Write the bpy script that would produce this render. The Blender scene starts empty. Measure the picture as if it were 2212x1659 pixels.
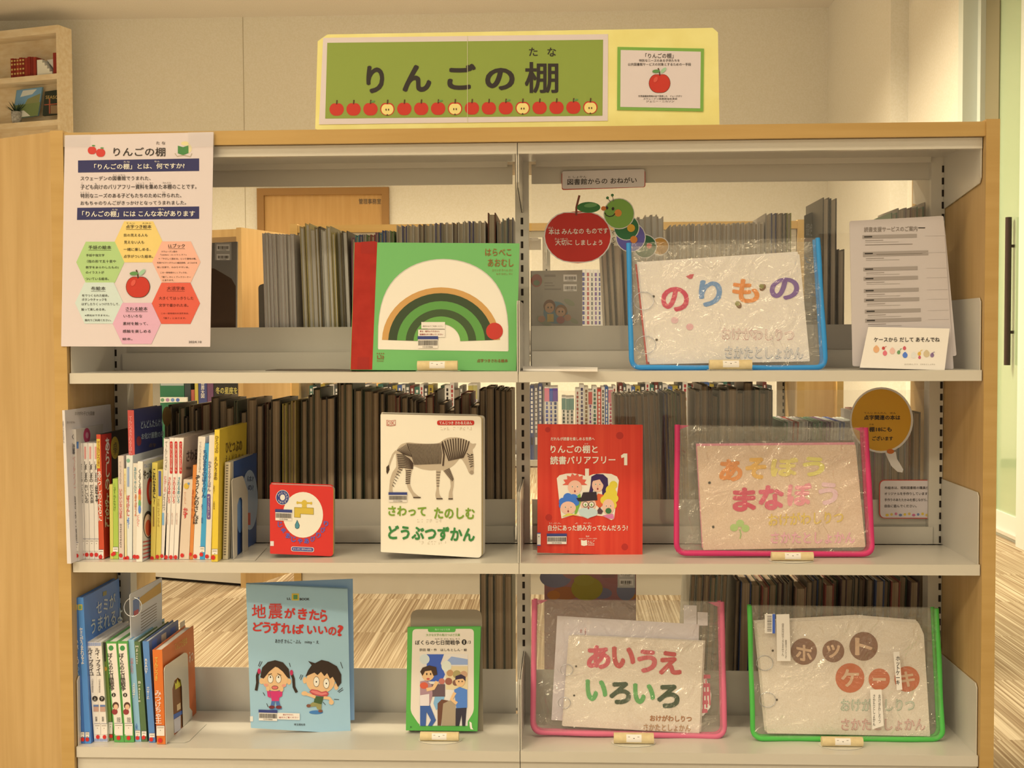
import bpy, math, random
from mathutils import Vector, Matrix, noise
SC = bpy.context.scene
COL = SC.collection
random.seed(7)
# ---------------------------------------------------------------- camera
F_PX, CX, CD, YAW, PIT, ROL, CH = 2656.14, .0938, 2.4162, .0439, .0384, -.0048, .94
TOP, Z1, Z2, Z3 = 1.3485, .8713, .4918, .1151
ZT = {1: Z1, 2: Z2, 3: Z3}
CAM = Vector((CX, -CD, CH))
_R = Vector((math.cos(YAW), math.sin(YAW), 0))
_f0 = Vector((-math.sin(YAW), math.cos(YAW), 0))
_U0 = Vector((0, 0, 1))
FWD = _f0*math.cos(PIT) - _U0*math.sin(PIT)
_U = _f0*math.sin(PIT) + _U0*math.cos(PIT)
RGT = _R*math.cos(ROL) + _U*math.sin(ROL)
UPV = -_R*math.sin(ROL) + _U*math.cos(ROL)
cd = bpy.data.cameras.new('camera'); cd.sensor_width = 36; cd.lens = 36*F_PX/2212; cd.clip_start = .05
co = bpy.data.objects.new('camera', cd); COL.objects.link(co)
mw = Matrix((RGT, UPV, -FWD)).transposed().to_4x4(); mw.translation = CAM
co.matrix_world = mw
SC.camera = co
# ---------------------------------------------------------------- world, lamps, exposure
SC.view_settings.view_transform = 'Standard'; SC.view_settings.look = 'None'
SC.view_settings.gamma = 1; SC.view_settings.use_curve_mapping = False
SC.view_settings.exposure = 0.33
WARM = (1.0, .805, .49)
W = bpy.data.worlds.new('room_air'); SC.world = W; W.use_nodes = True
W.node_tree.nodes['Background'].inputs[0].default_value = (*WARM, 1)
W.node_tree.nodes['Background'].inputs[1].default_value = .55
def lamp(x, y, z, sx, sy, pw, rx=0, ry=0):
    l = bpy.data.lights.new('ceiling_lamp', 'AREA'); l.shape = 'RECTANGLE'; l.size = sx; l.size_y = sy
    l.energy = pw; l.color = WARM; l.spread = math.radians(140)
    o = bpy.data.objects.new('ceiling_lamp', l); COL.objects.link(o); o.location = (x, y, z); o.rotation_euler = (rx, ry, 0)
CEIL = 3.24
for x, y, p in ((-3.6, -2.8, 45), (-1.8, -1.4, 6), (-.3, -1.3, 10), (1.3, -1.3, 8), (-1.9, -3.3, 78), (.7, -3.4, 10), (-2.4, -5.8, 120), (.4, -5.8, 40), (-2.8, -8.2, 190), (.4, -8.2, 90),
                (-2.4, 1.6, 30), (.2, 1.5, 34), (-2.4, 3.5, 126), (.2, 3.5, 116)):
    lamp(x, y, CEIL-.03, 1.25, .3, p)
# ---------------------------------------------------------------- colours
def lin(c):
    c /= 255.0
    return c/12.92 if c <= .04045 else ((c+.055)/1.055)**2.4
REF = [lin(v) for v in (232, 214, 175)]
def alb(rgb):
    return tuple(min(.9, max(.004, lin(v)/r*.8)) for v, r in zip(rgb, REF))
MATS = {}
def M(rgb, rough=.5, name=None, metal=0, coat=0):
    """plain procedural material from the colour as it looks under the room's warm light"""
    key = (rgb, rough, name, metal, coat)
    if key in MATS: return MATS[key]
    m = bpy.data.materials.new(name or 'paint_%02x%02x%02x' % rgb); m.use_nodes = True
    b = m.node_tree.nodes['Principled BSDF']
    b.inputs['Base Color'].default_value = (*alb(rgb), 1); b.inputs['Roughness'].default_value = rough
    b.inputs['Metallic'].default_value = metal
    b.inputs['Specular IOR Level'].default_value = .35
    if coat: b.inputs['Coat Weight'].default_value = coat; b.inputs['Coat Roughness'].default_value = .12
    MATS[key] = m
    return m
def nodes(m): return m.node_tree.nodes, m.node_tree.links
def tex_mat(name, c1, c2, scale=(1, 1, 1), nscale=6, detail=5, rough=.5, lo=.35, hi=.65, bump=0, spec=.35, distort=0):
    m = bpy.data.materials.new(name); m.use_nodes = True; n, l = nodes(m); b = n['Principled BSDF']
    tc = n.new('ShaderNodeTexCoord'); mp = n.new('ShaderNodeMapping'); no = n.new('ShaderNodeTexNoise'); cr = n.new('ShaderNodeValToRGB')
    mp.inputs['Scale'].default_value = scale; no.inputs['Scale'].default_value = nscale; no.inputs['Detail'].default_value = detail
    no.inputs['Distortion'].default_value = distort
    l.new(tc.outputs['Object'], mp.inputs['Vector']); l.new(mp.outputs[0], no.inputs['Vector']); l.new(no.outputs['Fac'], cr.inputs[0])
    cr.color_ramp.elements[0].position = lo; cr.color_ramp.elements[1].position = hi
    cr.color_ramp.elements[0].color = (*alb(c1), 1); cr.color_ramp.elements[1].color = (*alb(c2), 1)
    l.new(cr.outputs[0], b.inputs['Base Color']); b.inputs['Roughness'].default_value = rough; b.inputs['Specular IOR Level'].default_value = spec
    if bump:
        bp = n.new('ShaderNodeBump'); bp.inputs['Strength'].default_value = bump; bp.inputs['Distance'].default_value = .002
        l.new(no.outputs['Fac'], bp.inputs['Height']); l.new(bp.outputs[0], b.inputs['Normal'])
    return m
WOOD = tex_mat('beech_laminate', (186, 145, 83), (196, 155, 92), (9, 9, .6), 5, rough=.42)
WOODE = tex_mat('beech_edge', (186, 143, 74), (194, 151, 82), (.6, 9, 9), 5, rough=.4)
PINE = tex_mat('pale_pine', (224, 192, 136), (236, 208, 156), (1, 8, 8), 4, rough=.5)
DOORW = tex_mat('door_veneer', (184, 136, 70), (192, 144, 78), (8, 8, .5), 5, rough=.45)
STEEL = tex_mat('white_enamelled_steel', (207, 190, 154), (211, 194, 159), nscale=3, rough=.28, spec=.5)
WALLM = tex_mat('cream_wallpaper', (220, 203, 163), (226, 209, 171), nscale=90, rough=.8, bump=.05)
CEILM = tex_mat('ceiling_board', (212, 194, 158), (220, 202, 166), nscale=120, rough=.9, bump=.1)
CLOTH = tex_mat('cream_felt_cloth', (226, 202, 164), (236, 214, 176), nscale=420, rough=.9, bump=.15)
CLOTHW = tex_mat('white_felt_cloth', (232, 212, 182), (240, 222, 192), nscale=420, rough=.9, bump=.15)
ROLL = tex_mat('tan_cork_paper', (212, 180, 118), (224, 194, 132), nscale=60, rough=.7)
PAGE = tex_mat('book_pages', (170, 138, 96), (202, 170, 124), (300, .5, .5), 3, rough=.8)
PAGEW = tex_mat('white_book_pages', (222, 206, 176), (234, 220, 190), (300, .5, .5), 3, rough=.8)
DARK = M((40, 30, 22), .7, 'slot_shadow_black')
WHITE = M((236, 218, 186), .45, 'white_print_paper')
PAPER = M((222, 200, 178), .35, 'laminated_white_paper', coat=.3)
INK = M((48, 40, 34), .5, 'black_ink')
GREYI = M((128, 112, 92), .5, 'grey_ink')
WINK = M((238, 222, 194), .45, 'white_ink')
def carpet():
    m = bpy.data.materials.new('striped_carpet_tiles'); m.use_nodes = True; n, l = nodes(m); b = n['Principled BSDF']
    tc = n.new('ShaderNodeTexCoord'); sx = n.new('ShaderNodeSeparateXYZ'); l.new(tc.outputs['Object'], sx.inputs[0])
    def math_(op, a, v=None, bb=None):
        k = n.new('ShaderNodeMath'); k.operation = op; l.new(a, k.inputs[0])
        if bb is not None: l.new(bb, k.inputs[1])
        elif v is not None: k.inputs[1].default_value = v
        return k.outputs[0]
    ty = math_('FLOOR', math_('MULTIPLY', sx.outputs['Y'], 2.0))
    cb = n.new('ShaderNodeCombineXYZ')
    l.new(math_('MULTIPLY', sx.outputs['X'], 180.0), cb.inputs[0]); l.new(math_('MULTIPLY', sx.outputs['Y'], 1.2), cb.inputs[1])
    l.new(math_('MULTIPLY', ty, 7.3), cb.inputs[2])
    no = n.new('ShaderNodeTexNoise'); no.inputs['Scale'].default_value = 1; no.inputs['Detail'].default_value = 3; l.new(cb.outputs[0], no.inputs['Vector'])
    cr = n.new('ShaderNodeValToRGB'); e = cr.color_ramp.elements
    e[0].position = .32; e[1].position = .66; e[0].color = (*alb((128, 98, 62)), 1); e[1].color = (*alb((198, 172, 128)), 1)
    k = e.new(.5); k.color = (*alb((160, 133, 92)), 1)
    l.new(no.outputs['Fac'], cr.inputs[0]); l.new(cr.outputs[0], b.inputs['Base Color']); b.inputs['Roughness'].default_value = .95
    bp = n.new('ShaderNodeBump'); bp.inputs['Strength'].default_value = .6; bp.inputs['Distance'].default_value = .003
    l.new(no.outputs['Fac'], bp.inputs['Height']); l.new(bp.outputs[0], b.inputs['Normal'])
    return m
CARPET = carpet()
def film(name, haze, tint, gloss=.07, rough=.06, bump=.5, bscale=14):
    m = bpy.data.materials.new(name); m.use_nodes = True; n, l = nodes(m)
    n.remove(n['Principled BSDF']); out = n['Material Output']
    tr = n.new('ShaderNodeBsdfTransparent'); df = n.new('ShaderNodeBsdfDiffuse'); df.inputs[0].default_value = (*alb(tint), 1)
    gl = n.new('ShaderNodeBsdfGlossy'); gl.inputs['Roughness'].default_value = rough; gl.inputs[0].default_value = (1, 1, 1, 1)
    m1 = n.new('ShaderNodeMixShader'); m1.inputs[0].default_value = haze; l.new(tr.outputs[0], m1.inputs[1]); l.new(df.outputs[0], m1.inputs[2])
    lw = n.new('ShaderNodeLayerWeight'); lw.inputs[0].default_value = .12
    ad = n.new('ShaderNodeMath'); ad.operation = 'ADD'; ad.inputs[1].default_value = gloss; l.new(lw.outputs['Facing'], ad.inputs[0])
    m2 = n.new('ShaderNodeMixShader'); l.new(ad.outputs[0], m2.inputs[0]); l.new(m1.outputs[0], m2.inputs[1]); l.new(gl.outputs[0], m2.inputs[2])
    l.new(m2.outputs[0], out.inputs[0])
    if bump:
        tc = n.new('ShaderNodeTexCoord'); no = n.new('ShaderNodeTexNoise'); no.inputs['Scale'].default_value = bscale; no.inputs['Detail'].default_value = 3
        no.inputs['Distortion'].default_value = 1.5
        l.new(tc.outputs['Object'], no.inputs['Vector'])
        bp = n.new('ShaderNodeBump'); bp.inputs['Strength'].default_value = bump; bp.inputs['Distance'].default_value = .02
        l.new(no.outputs['Fac'], bp.inputs['Height']); l.new(bp.outputs[0], gl.inputs['Normal']); l.new(bp.outputs[0], lw.inputs['Normal'])
    return m
VINYL = film('clear_vinyl', .06, (215, 198, 160), .05, .06, 1.0, 18)
VINYLB = film('clear_vinyl_back', .22, (205, 188, 150), .03, .1, .5, 12)
ACRYL = film('clear_acrylic', .05, (215, 200, 165), .03, .05, 0)
# ---------------------------------------------------------------- pixel rays
def ray(px, py):
    return (FWD + RGT*((px-1106)/F_PX) + UPV*((829.5-py)/F_PX))
def at(px, py, Y):
    d = ray(px, py); return CAM + d*((Y-CAM.y)/d.y)
class Pl:
    """a real plane in the room: art measured in the photograph lands on it"""
    def __init__(s, p0, n, dz=0.0):
        s.p = Vector(p0); s.n = Vector(n).normalized(); s.dz = Vector((0, 0, dz))
    def __call__(s, px, py, lift=0.0):
        d = ray(px, py); t = (s.p-CAM).dot(s.n)/d.dot(s.n)
        return CAM + d*t + s.n*lift + s.dz
def face(px, py, Y, yaw=0, lean=0, z=None):
    a, b = math.radians(yaw), math.radians(lean)
    p = at(px, py, Y)
    return Pl(p, (math.sin(a)*math.cos(b), -math.cos(a)*math.cos(b), math.sin(b)), 0 if z is None else z-p.z+.0006)
# ---------------------------------------------------------------- text glyphs
_tx = {}
def glyphs(s, bold, vert):
    k = (s, bold, vert)
    if k not in _tx:
        c = bpy.data.curves.new('glyphs', 'FONT'); c.resolution_u = 4 if len(s) == 1 else 2
        c.body = '\n'.join(s) if vert else s
        if vert: c.space_line = .86; c.align_x = 'CENTER'
        o = bpy.data.objects.new('glyphs', c); me = o.to_mesh()
        v = [(q.co.x, q.co.y) for q in me.vertices]; f = [tuple(p.vertices) for p in me.polygons]; n0 = max(1, len(v))
        if bold:   # heavier lettering: the glyph repeated round its own outline
            v0 = v; v = []; nd = 4 if bold < .03 else 6
            for k_ in range(nd):
                a_ = 6.2832*(k_+.5)/nd; dx, dy = math.cos(a_)*bold*.9, math.sin(a_)*bold*.9
                v += [(x+dx, y+dy) for x, y in v0]
        o.to_mesh_clear(); bpy.data.objects.remove(o); bpy.data.curves.remove(c)
        xs = [q[0] for q in v] or [0]; ys = [q[1] for q in v] or [0]
        bb = (min(xs), min(ys), max(max(xs), min(xs)+1e-4), max(max(ys), min(ys)+1e-4))
        _tx[k] = ([((x-bb[0])/(bb[2]-bb[0]), (bb[3]-y)/(bb[3]-bb[1])) for x, y in v], f, n0)
    return _tx[k]
class MB:
    def __init__(s): s.v = []; s.f = []; s.m = []; s.mats = []; s.sm = []; s.k = 0
    def up(s, L): s.k += 1; return .0003*L+2e-6*s.k   # each print lies a hair above the one before
    def mi(s, m):
        if m not in s.mats: s.mats.append(m)
        return s.mats.index(m)
    def add(s, vs, fs, mat, smooth=False):
        o = len(s.v); s.v += [Vector(q) for q in vs]; k = s.mi(mat)
        for f in fs: s.f.append(tuple(i+o for i in f)); s.m.append(k); s.sm.append(smooth)
        return s
    def box(s, a, b, mat):
        (x0, y0, z0), (x1, y1, z1) = a, b
        return s.hexa([(x0, y0, z0), (x1, y0, z0), (x1, y1, z0), (x0, y1, z0), (x0, y0, z1), (x1, y0, z1), (x1, y1, z1), (x0, y1, z1)], mat)
    def hexa(s, v, mat):
        return s.add(v, [(3, 2, 1, 0), (4, 5, 6, 7), (0, 1, 5, 4), (1, 2, 6, 5), (2, 3, 7, 6), (3, 0, 4, 7)], mat)
    def prism(s, front, off, mat):
        n = len(front); off = Vector(off)
        vs = list(front) + [Vector(p)+off for p in front]
        return s.add(vs, [tuple(range(n)), tuple(range(2*n-1, n-1, -1))] + [(i, i+n, (i+1) % n+n, (i+1) % n) for i in range(n)], mat)
    def slab(s, pl, pts, th, mat, lift=0):
        return s.prism([pl(x, y, lift) for x, y in pts][::-1], -pl.n*th, mat)
    # -- flat print on a plane (photo pixels)
    def poly(s, pl, pts, mat, L=1):
        u = s.up(L); return s.add([pl(x, y, u) for x, y in pts], [tuple(range(len(pts)))], mat)
    def rect(s, pl, x0, y0, x1, y1, mat, L=1, sl=0):
        return s.poly(pl, [(x0, y0), (x1, y0+sl*(x1-x0)), (x1, y1+sl*(x1-x0)), (x0, y1)], mat, L)
    def ell(s, pl, cx, cy, rx, ry, mat, L=1, n=24, a0=0, a1=360, rot=0):
        c, si = math.cos(rot), math.sin(rot); full = a1-a0 >= 360
        ps = []
        for i in range(n + (0 if full else 1)):
            t = math.radians(a0+(a1-a0)*i/n); x, y = rx*math.cos(t), ry*math.sin(t)
            ps.append((cx+x*c-y*si, cy+x*si+y*c))
        return s.poly(pl, ps, mat, L)
    def line(s, pl, pts, w, mat, L=1):
        l = []; r = []
        for i, p in enumerate(pts):
            a = pts[max(0, i-1)]; b = pts[min(len(pts)-1, i+1)]
            dx, dy = b[0]-a[0], b[1]-a[1]; d = math.hypot(dx, dy) or 1
            ww = w*.5
            l.append((p[0]-dy/d*ww, p[1]+dx/d*ww)); r.append((p[0]+dy/d*ww, p[1]-dx/d*ww))
        u = s.up(L); vs = [pl(x, y, u) for x, y in l+r]; n = len(pts)
        return s.add(vs, [(i, i+1, n+i+1, n+i) for i in range(n-1)], mat)
    def rrect(s, pl, x0, y0, x1, y1, r, mat, L=1, sl=0):
        return s.poly(pl, [(x, y+sl*(x-x0)) for x, y in rq([(x0, y0), (x1, y0), (x1, y1), (x0, y1)], r)], mat, L)
    def text(s, pl, t, x0, y0, x1, y1, mat, L=3, bold=.0, vert=False, sl=0, sx=0):
        v, f, n0 = glyphs(t, bold, vert)
        for c in range(len(v)//n0):
            u = s.up(L); vs = []
            for a, b in v[c*n0:(c+1)*n0]:
                x = x0+a*(x1-x0)+sx*(b-.5)*(y1-y0); vs.append(pl(x, y0+b*(y1-y0)+sl*(x-x0), u))
            s.add(vs, f, mat)
        return s
    def barcode(s, pl, x0, y0, x1, y1, L=3, blue=True, sl=0):
        h = y1-y0
        s.rect(pl, x0, y0, x1, y1, WHITE, L, sl)
        if blue: s.rect(pl, x0-2, y0-h*.12, x1+2, y0+h*.18, M((58, 66, 110), .4, 'navy_label_ink'), L+1, sl)
        rnd = random.Random(int(x0*7+y0)); x = x0+3
        while x < x1-3:
            w = rnd.choice((.7, 1.0, 1.6)); s.rect(pl, x, y0+h*.27+sl*(x-x0), x+w, y0+h*.74+sl*(x-x0), INK, L+1); x += w+rnd.choice((.8, 1.1, 1.5))
        s.text(pl, '121010066', x0+(x1-x0)*.25, y0+h*.8, x0+(x1-x0)*.75, y0+h*.95, INK, L+1, sl=sl)
        return s
    def tube(s, path, r, mat, n=10, closed=False, cap=True):
        path = [Vector(p) for p in path]; N = len(path); vs = []; up = None
        for i, p in enumerate(path):
            a = path[(i-1) % N] if closed or i else path[0]; b = path[(i+1) % N] if closed or i < N-1 else path[-1]
            t = (b-a).normalized()
            if up is None:
                up = t.orthogonal().normalized()
            up = (up - t*up.dot(t)).normalized(); w = t.cross(up)
            vs += [p+(up*math.cos(2*math.pi*k/n)+w*math.sin(2*math.pi*k/n))*r for k in range(n)]
        fs = [(i*n+k, i*n+(k+1) % n, ((i+1) % N)*n+(k+1) % n, ((i+1) % N)*n+k) for i in range(N if closed else N-1) for k in range(n)]
        s.add(vs, fs, mat, True)
        if not closed and cap: s.add(vs[:n], [tuple(range(n-1, -1, -1))], mat); s.add(vs[-n:], [tuple(range(n))], mat)
        return s
    def ball(s, c, rx, ry, rz, mat, n=14):
        c = Vector(c); vs = []; m = n//2
        for i in range(m+1):
            a = math.pi*i/m
            for k in range(n):
                b = 2*math.pi*k/n; vs.append(c+Vector((rx*math.sin(a)*math.cos(b), ry*math.sin(a)*math.sin(b), rz*math.cos(a))))
        return s.add(vs, [(i*n+k, (i+1)*n+k, (i+1)*n+(k+1) % n, i*n+(k+1) % n) for i in range(m) for k in range(n)], mat, True)
    def build(s, name, parent=None, loc=None):
        if loc is None:
            if parent is not None: loc = root_loc(parent)
            else:
                xs = [q.x for q in s.v]; ys = [q.y for q in s.v]; zs = [q.z for q in s.v]
                loc = Vector(((min(xs)+max(xs))/2, (min(ys)+max(ys))/2, min(zs)))
        loc = Vector(loc)
        me = bpy.data.meshes.new(name); me.from_pydata([q-loc for q in s.v], [], s.f)
        for m in s.mats: me.materials.append(m)
        me.polygons.foreach_set('material_index', s.m); me.polygons.foreach_set('use_smooth', s.sm); me.update()
        o = bpy.data.objects.new(name, me); COL.objects.link(o)
        if parent is not None: o.parent = parent
        else: o.location = loc
        return o
def root_loc(o):
    l = Vector(o.location)
    while o.parent: o = o.parent; l = l + Vector(o.location)
    return l
def rq(q, r, n=5):
    """polygon with rounded corners, r px (number or one per corner)"""
    out = []; N = len(q)
    for i, p in enumerate(q):
        rr = r[i] if isinstance(r, (list, tuple)) else r
        if rr <= 0: out.append(p); continue
        a, b = q[i-1], q[(i+1) % N]
        la, lb = math.dist(a, p), math.dist(b, p); k = min(rr, la*.49, lb*.49)
        A = (p[0]+(a[0]-p[0])/la*k, p[1]+(a[1]-p[1])/la*k); B = (p[0]+(b[0]-p[0])/lb*k, p[1]+(b[1]-p[1])/lb*k)
        for j in range(n+1):
            t = j/n; out.append(((1-t)**2*A[0]+2*t*(1-t)*p[0]+t*t*B[0], (1-t)**2*A[1]+2*t*(1-t)*p[1]+t*t*B[1]))
    return out
def tag(o, label, cat, group=None):
    o['label'] = label; o['category'] = cat
    if group: o['group'] = group
    return o
def thing(name, label, cat, loc, group=None):
    o = bpy.data.objects.new(name, None); COL.objects.link(o); o.location = loc; o.empty_display_size = .05
    return tag(o, label, cat, group)
def struct(mb, name, parent=None):
    o = mb.build(name, parent)
    if parent is None: o['kind'] = 'structure'
    return o
# ================================================================ the room
YB = 6.4
XR = CX+1.85
def quad_wall(name, pts, mat):
    return struct(MB().add(pts, [tuple(range(len(pts)))], mat), name)
struct(MB().box((-5, -6, -.1), (5, YB+1.5, 0), CARPET), 'floor')
struct(MB().box((-5, -3.0, CEIL), (5, YB+1.5, CEIL+.1), CEILM), 'ceiling')
b = MB().box((-4.4, YB, 0), (XR+.02, YB+.12, CEIL), WALLM)
b.box((-2.215, YB-.0012, .06), (-2.21, YB, CEIL), M((176, 158, 120), .8, 'wall_panel_joint'))
struct(b, 'wall_back')
struct(MB().box((-4.5, -6, 0), (-4.38, YB, CEIL), WALLM), 'wall_left')
b = MB().box((XR, 4.73, 0), (XR+.25, YB, CEIL), WALLM)
b.box((XR, -3, 2.84), (XR+.25, 4.73, CEIL), WALLM)
b.box((XR+.10, 3.77, 0), (XR+.25, 4.73, 2.84), WALLM)
struct(b, 'wall_right')
struct(MB().box((-4.38, YB-.012, 0), (XR, YB, .06), M((70, 48, 34), .6, 'dark_skirting')), 'baseboard_back')
# glazed door in the right wall
XG = CX+2.02
GLASSG = film('green_frosted_glass', .72, (182, 192, 134), .02, .06, 0)
ALU = M((204, 198, 164), .35, 'white_aluminium_frame')
b = MB().box((XG-.09, 3.70, 0), (XG+.02, 3.77, 2.84), ALU)
b.box((XG-.02, 3.655, 0), (XG+.02, 3.70, 2.84), ALU)
b.box((XG, 2.95, .0), (XG+.05, 3.66, .115), ALU); b.box((XG-.015, 1.2, .02), (XG, 3.66, .035), M((196, 180, 146), .4, 'rail_groove'))
b.box((XG, 1.2, .0), (XG+.05, 2.95, .115), ALU)
b.box((XG-.03, 2.99, .0), (XG+.03, 3.10, 2.84), ALU)
b.box((XG-.03, 2.98, 0), (XG+.0, 2.992, 2.84), M((190, 160, 130), .5, 'frame_gasket'))
fr = struct(b, 'door_2')
MB().box((XG+.01, 3.10, .11), (XG+.02, 3.56, 2.84), GLASSG).build('glass_pane', fr)
MB().box((XG+.01, 1.3, .11), (XG+.02, 2.99, 2.84), GLASSG).build('glass_pane', fr)
MB().box((XG+.004, 3.47, .11), (XG+.009, 3.66, 2.84), M((132, 118, 80), .5, 'door_gap_shade')).build('gap_shade_panel', fr)  # dark panel painted in place of the shaded gap beside the glass
h = MB(); hx, hy = XG-.035, 3.27
h.tube([(hx+.02, hy, .80), (hx+.02, hy, 1.47)], .014, M((62, 44, 34), .4, 'dark_bronze_bar'), 12)
for z in (.95, 1.34): h.tube([(hx+.02, hy, z), (XG+.012, hy, z)], .007, M((62, 44, 34), .4, 'dark_bronze_bar'), 8)
h.build('door_handle', fr)
b = MB().box((XG+.5, 0, 0), (XG+.6, 4.6, CEIL), M((176, 184, 130), .8, 'pale_green_outer_wall')); struct(b, 'wall_outer')
# wooden office door in the back wall
dp = face(700, 700, YB-.015)
c0, c1 = at(557, 408, YB), at(841, 408, YB); dx0, dx1, dz1 = c0.x, c1.x, c0.z
FRM = M((150, 106, 52), .5, 'brown_door_frame')
b = MB()
b.box((dx0, YB-.035, 0), (dx0+.05, YB, dz1), FRM).box((dx1-.05, YB-.035, 0), (dx1, YB, dz1), FRM).box((dx0+.05, YB-.035, dz1-.05), (dx1-.05, YB, dz1), FRM)
d1 = struct(b, 'door_1')
b = MB().box((dx0+.05, YB-.012, .01), (dx1-.05, YB-.002, dz1-.05), DOORW)
b.text(face(700, 435, YB-.013), '管理事務室', 775, 429, 823, 441, M((96, 78, 56), .6, 'grey_lettering'), 2, .02)
b.build('door_leaf', d1)
MB().tube([(dx1-.12, YB-.06, 1.0), (dx1-.24, YB-.06, 1.0)], .01, M((190, 180, 160), .3, metal=1)).build('door_handle', d1)

# ================================================================ shelving units
def slots(b, x, y, z0, z1, w=.0055):
    z = z0
    while z < z1:
        b.add([(x-w/2, y, z), (x+w/2, y, z), (x+w/2, y, z+.0145), (x-w/2, y, z+.0145)], [(0, 1, 2, 3)], DARK); z += .0255
def rack(label, X0, Y0, double, name='bookcase', acrylic=False):
    t = thing(name, label, 'bookcase', (X0, Y0, 0)); P = lambda x, y, z: (X0+x, Y0+y, z)
    dep = .50 if double else .29
    def bx(b, a, c, m): return b.box(P(*a), P(*c), m)
    for s in (-1, 1):
        xa, xb = sorted((s*.9, s*.926)); b = bx(MB(), (xa, -.004, 0), (xb, dep, TOP+.004), WOOD)
        bx(b, (xa, -.0055, 0), (xb, -.004, TOP+.004), WOODE); b.build('end_panel', t)
    b = bx(MB(), (-.9, 0, TOP-.0275), (.9, dep, TOP), WOOD); bx(b, (-.9, -.002, TOP-.0275), (.9, 0, TOP), WOODE); b.build('top_board', t)
    for x in (-.8845, 0, .8845):
        b = bx(MB(), (x-.0145, .246, 0), (x+.0145, .285, TOP-.0275), STEEL)
        sx = x+(-.0105 if x < 0 else .0105 if x > 0 else 0)
        slots(b, X0+sx, Y0+.2455, .06, TOP-.06)
        if double: slots(b, X0+sx, Y0+.2855, .06, TOP-.06)
        b.build('upright', t)
    for s in (-1, 1):
        x0, x1 = (-.898, -.0007) if s < 0 else (.0007, .898)
        b = bx(MB(), (x0, .012, TOP-.032), (x1, .245, TOP-.0285), STEEL); bx(b, (x0, .010, TOP-.0495), (x1, .022, TOP-.0285), STEEL)
        bx(b, (x0+.03, .24, TOP-.044), (x1-.03, .246, TOP-.0285), STEEL); b.build('canopy', t)
        for x in (x0, x1-.002):
            b = MB(); b.prism([P(x, .012, TOP-.03), P(x, .012, TOP-.105), P(x, .02, TOP-.115), P(x, .243, TOP-.142), P(x, .243, TOP-.03)], (.002, 0, 0), STEEL); b.build('side_plate', t)
        bx(MB(), (x0+.02, .262, TOP-.078), (x1-.02, .266, TOP-.036), STEEL).build('back_rail', t)
        for k, zt in ZT.items():
            b = bx(MB(), (x0, .0, zt-.021), (x1, .014, zt), STEEL); bx(b, (x0, .014, zt-.006), (x1, .245, zt), STEEL)
            if k < 3: bx(b, (x0, .228, zt-.021), (x1, .240, zt), STEEL); bx(b, (x0+.02, .241, zt), (x1-.02, .244, zt+.037), STEEL)
            b.build('shelf', t)
            bx(MB(), (x0+.018, .266, zt-.02), (x1-.018, .269, zt+.092), STEEL).build('back_stop', t)
            if double and k == 1:
                for x in (x0, x1-.002): b = MB(); b.prism([P(x, .288, TOP-.03), P(x, .288, TOP-.142), P(x, .478, TOP-.105), P(x, .478, TOP-.03)], (.002, 0, 0), STEEL); b.build('side_plate', t)
            if double:
                b = bx(MB(), (x0, .286, zt-.006), (x1, dep-.02, zt), STEEL); bx(b, (x0, dep-.02, zt-.021), (x1, dep-.006, zt), STEEL); b.build('shelf', t)
            for x in (x0, x1-.002):
                b = MB(); b.prism([P(x, .008, zt), P(x, .008, zt+.132), P(x, .016, zt+.14), P(x, .243, zt+.14), P(x, .243, zt)], (.002, 0, 0), STEEL); b.build('side_plate', t)
        bx(MB(), (x0, .006, .0), (x1, .02, Z3-.0215), STEEL).build('kick_plate', t)
        if acrylic and s > 0:
            for k in (1, 2):
                z = ZT[k]
                bx(MB(), (x0+.02, .2565, z+.04), (x1-.02, .2585, z+(.40 if k == 1 else .33)), ACRYL).build('acrylic_panel', t)
    return t
main = rack('white steel bookcase with beech top and ends, nearest, holding the apple shelf books', 0, 0, True, acrylic=True)
XM = at(1737, 860, 2.03).x-.926
rack('white steel bookcase with beech ends standing behind, seen through the apple shelf', XM, 2.03, False)
# neighbouring bookcase end at far left
b = MB(); a = math.radians(28); ux, uy = -math.cos(a), math.sin(a); q0 = Vector((-.929, .004, 0)); q1 = q0+Vector((ux, uy, 0))*.42; off = Vector((-uy, -ux, 0))*-.025
nb = thing('bookcase', 'plain beech bookcase end panel at the left edge, angled against the apple shelf', 'bookcase', q0)
zz = Vector((0, 0, TOP+.003))
b.prism([q0, q1, q1+zz, q0+zz], (-.011, .022, 0), WOOD); b.build('end_panel', nb)
# angled bookcase behind, left
dd = ray(531, 1270); cr_ = CAM+dd*(-CH/dd.z)
a = math.radians(19); lx = Vector((math.cos(a), -math.sin(a), 0)); ly = Vector((math.sin(a), math.cos(a), 0))
LB = thing('bookcase', 'beech bookcase standing at an angle behind, left of the office door', 'bookcase', cr_)
def lp(x, y, z): return cr_+lx*x+ly*y+Vector((0, 0, z))
def lbox(b, p, q, m):
    (x0, y0, z0), (x1, y1, z1) = p, q
    return b.hexa([lp(x0, y0, z0), lp(x1, y0, z0), lp(x1, y1, z0), lp(x0, y1, z0), lp(x0, y0, z1), lp(x1, y0, z1), lp(x1, y1, z1), lp(x0, y1, z1)], m)
for x in (-.022, -1.05): lbox(MB(), (x, 0, 0), (x+.022, .33, TOP+.003), WOOD).build('end_panel', LB)
lbox(MB(), (-1.03, .0, TOP-.03), (-.022, .33, TOP-.002), WOOD).build('top_board', LB)
for z in ZT.values(): lbox(MB(), (-1.028, .01, z-.02), (-.022, .32, z), STEEL).build('shelf', LB)
lbox(MB(), (-1.028, .3, .1), (-.022, .31, TOP-.03), STEEL).build('back_panel', LB)
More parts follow.
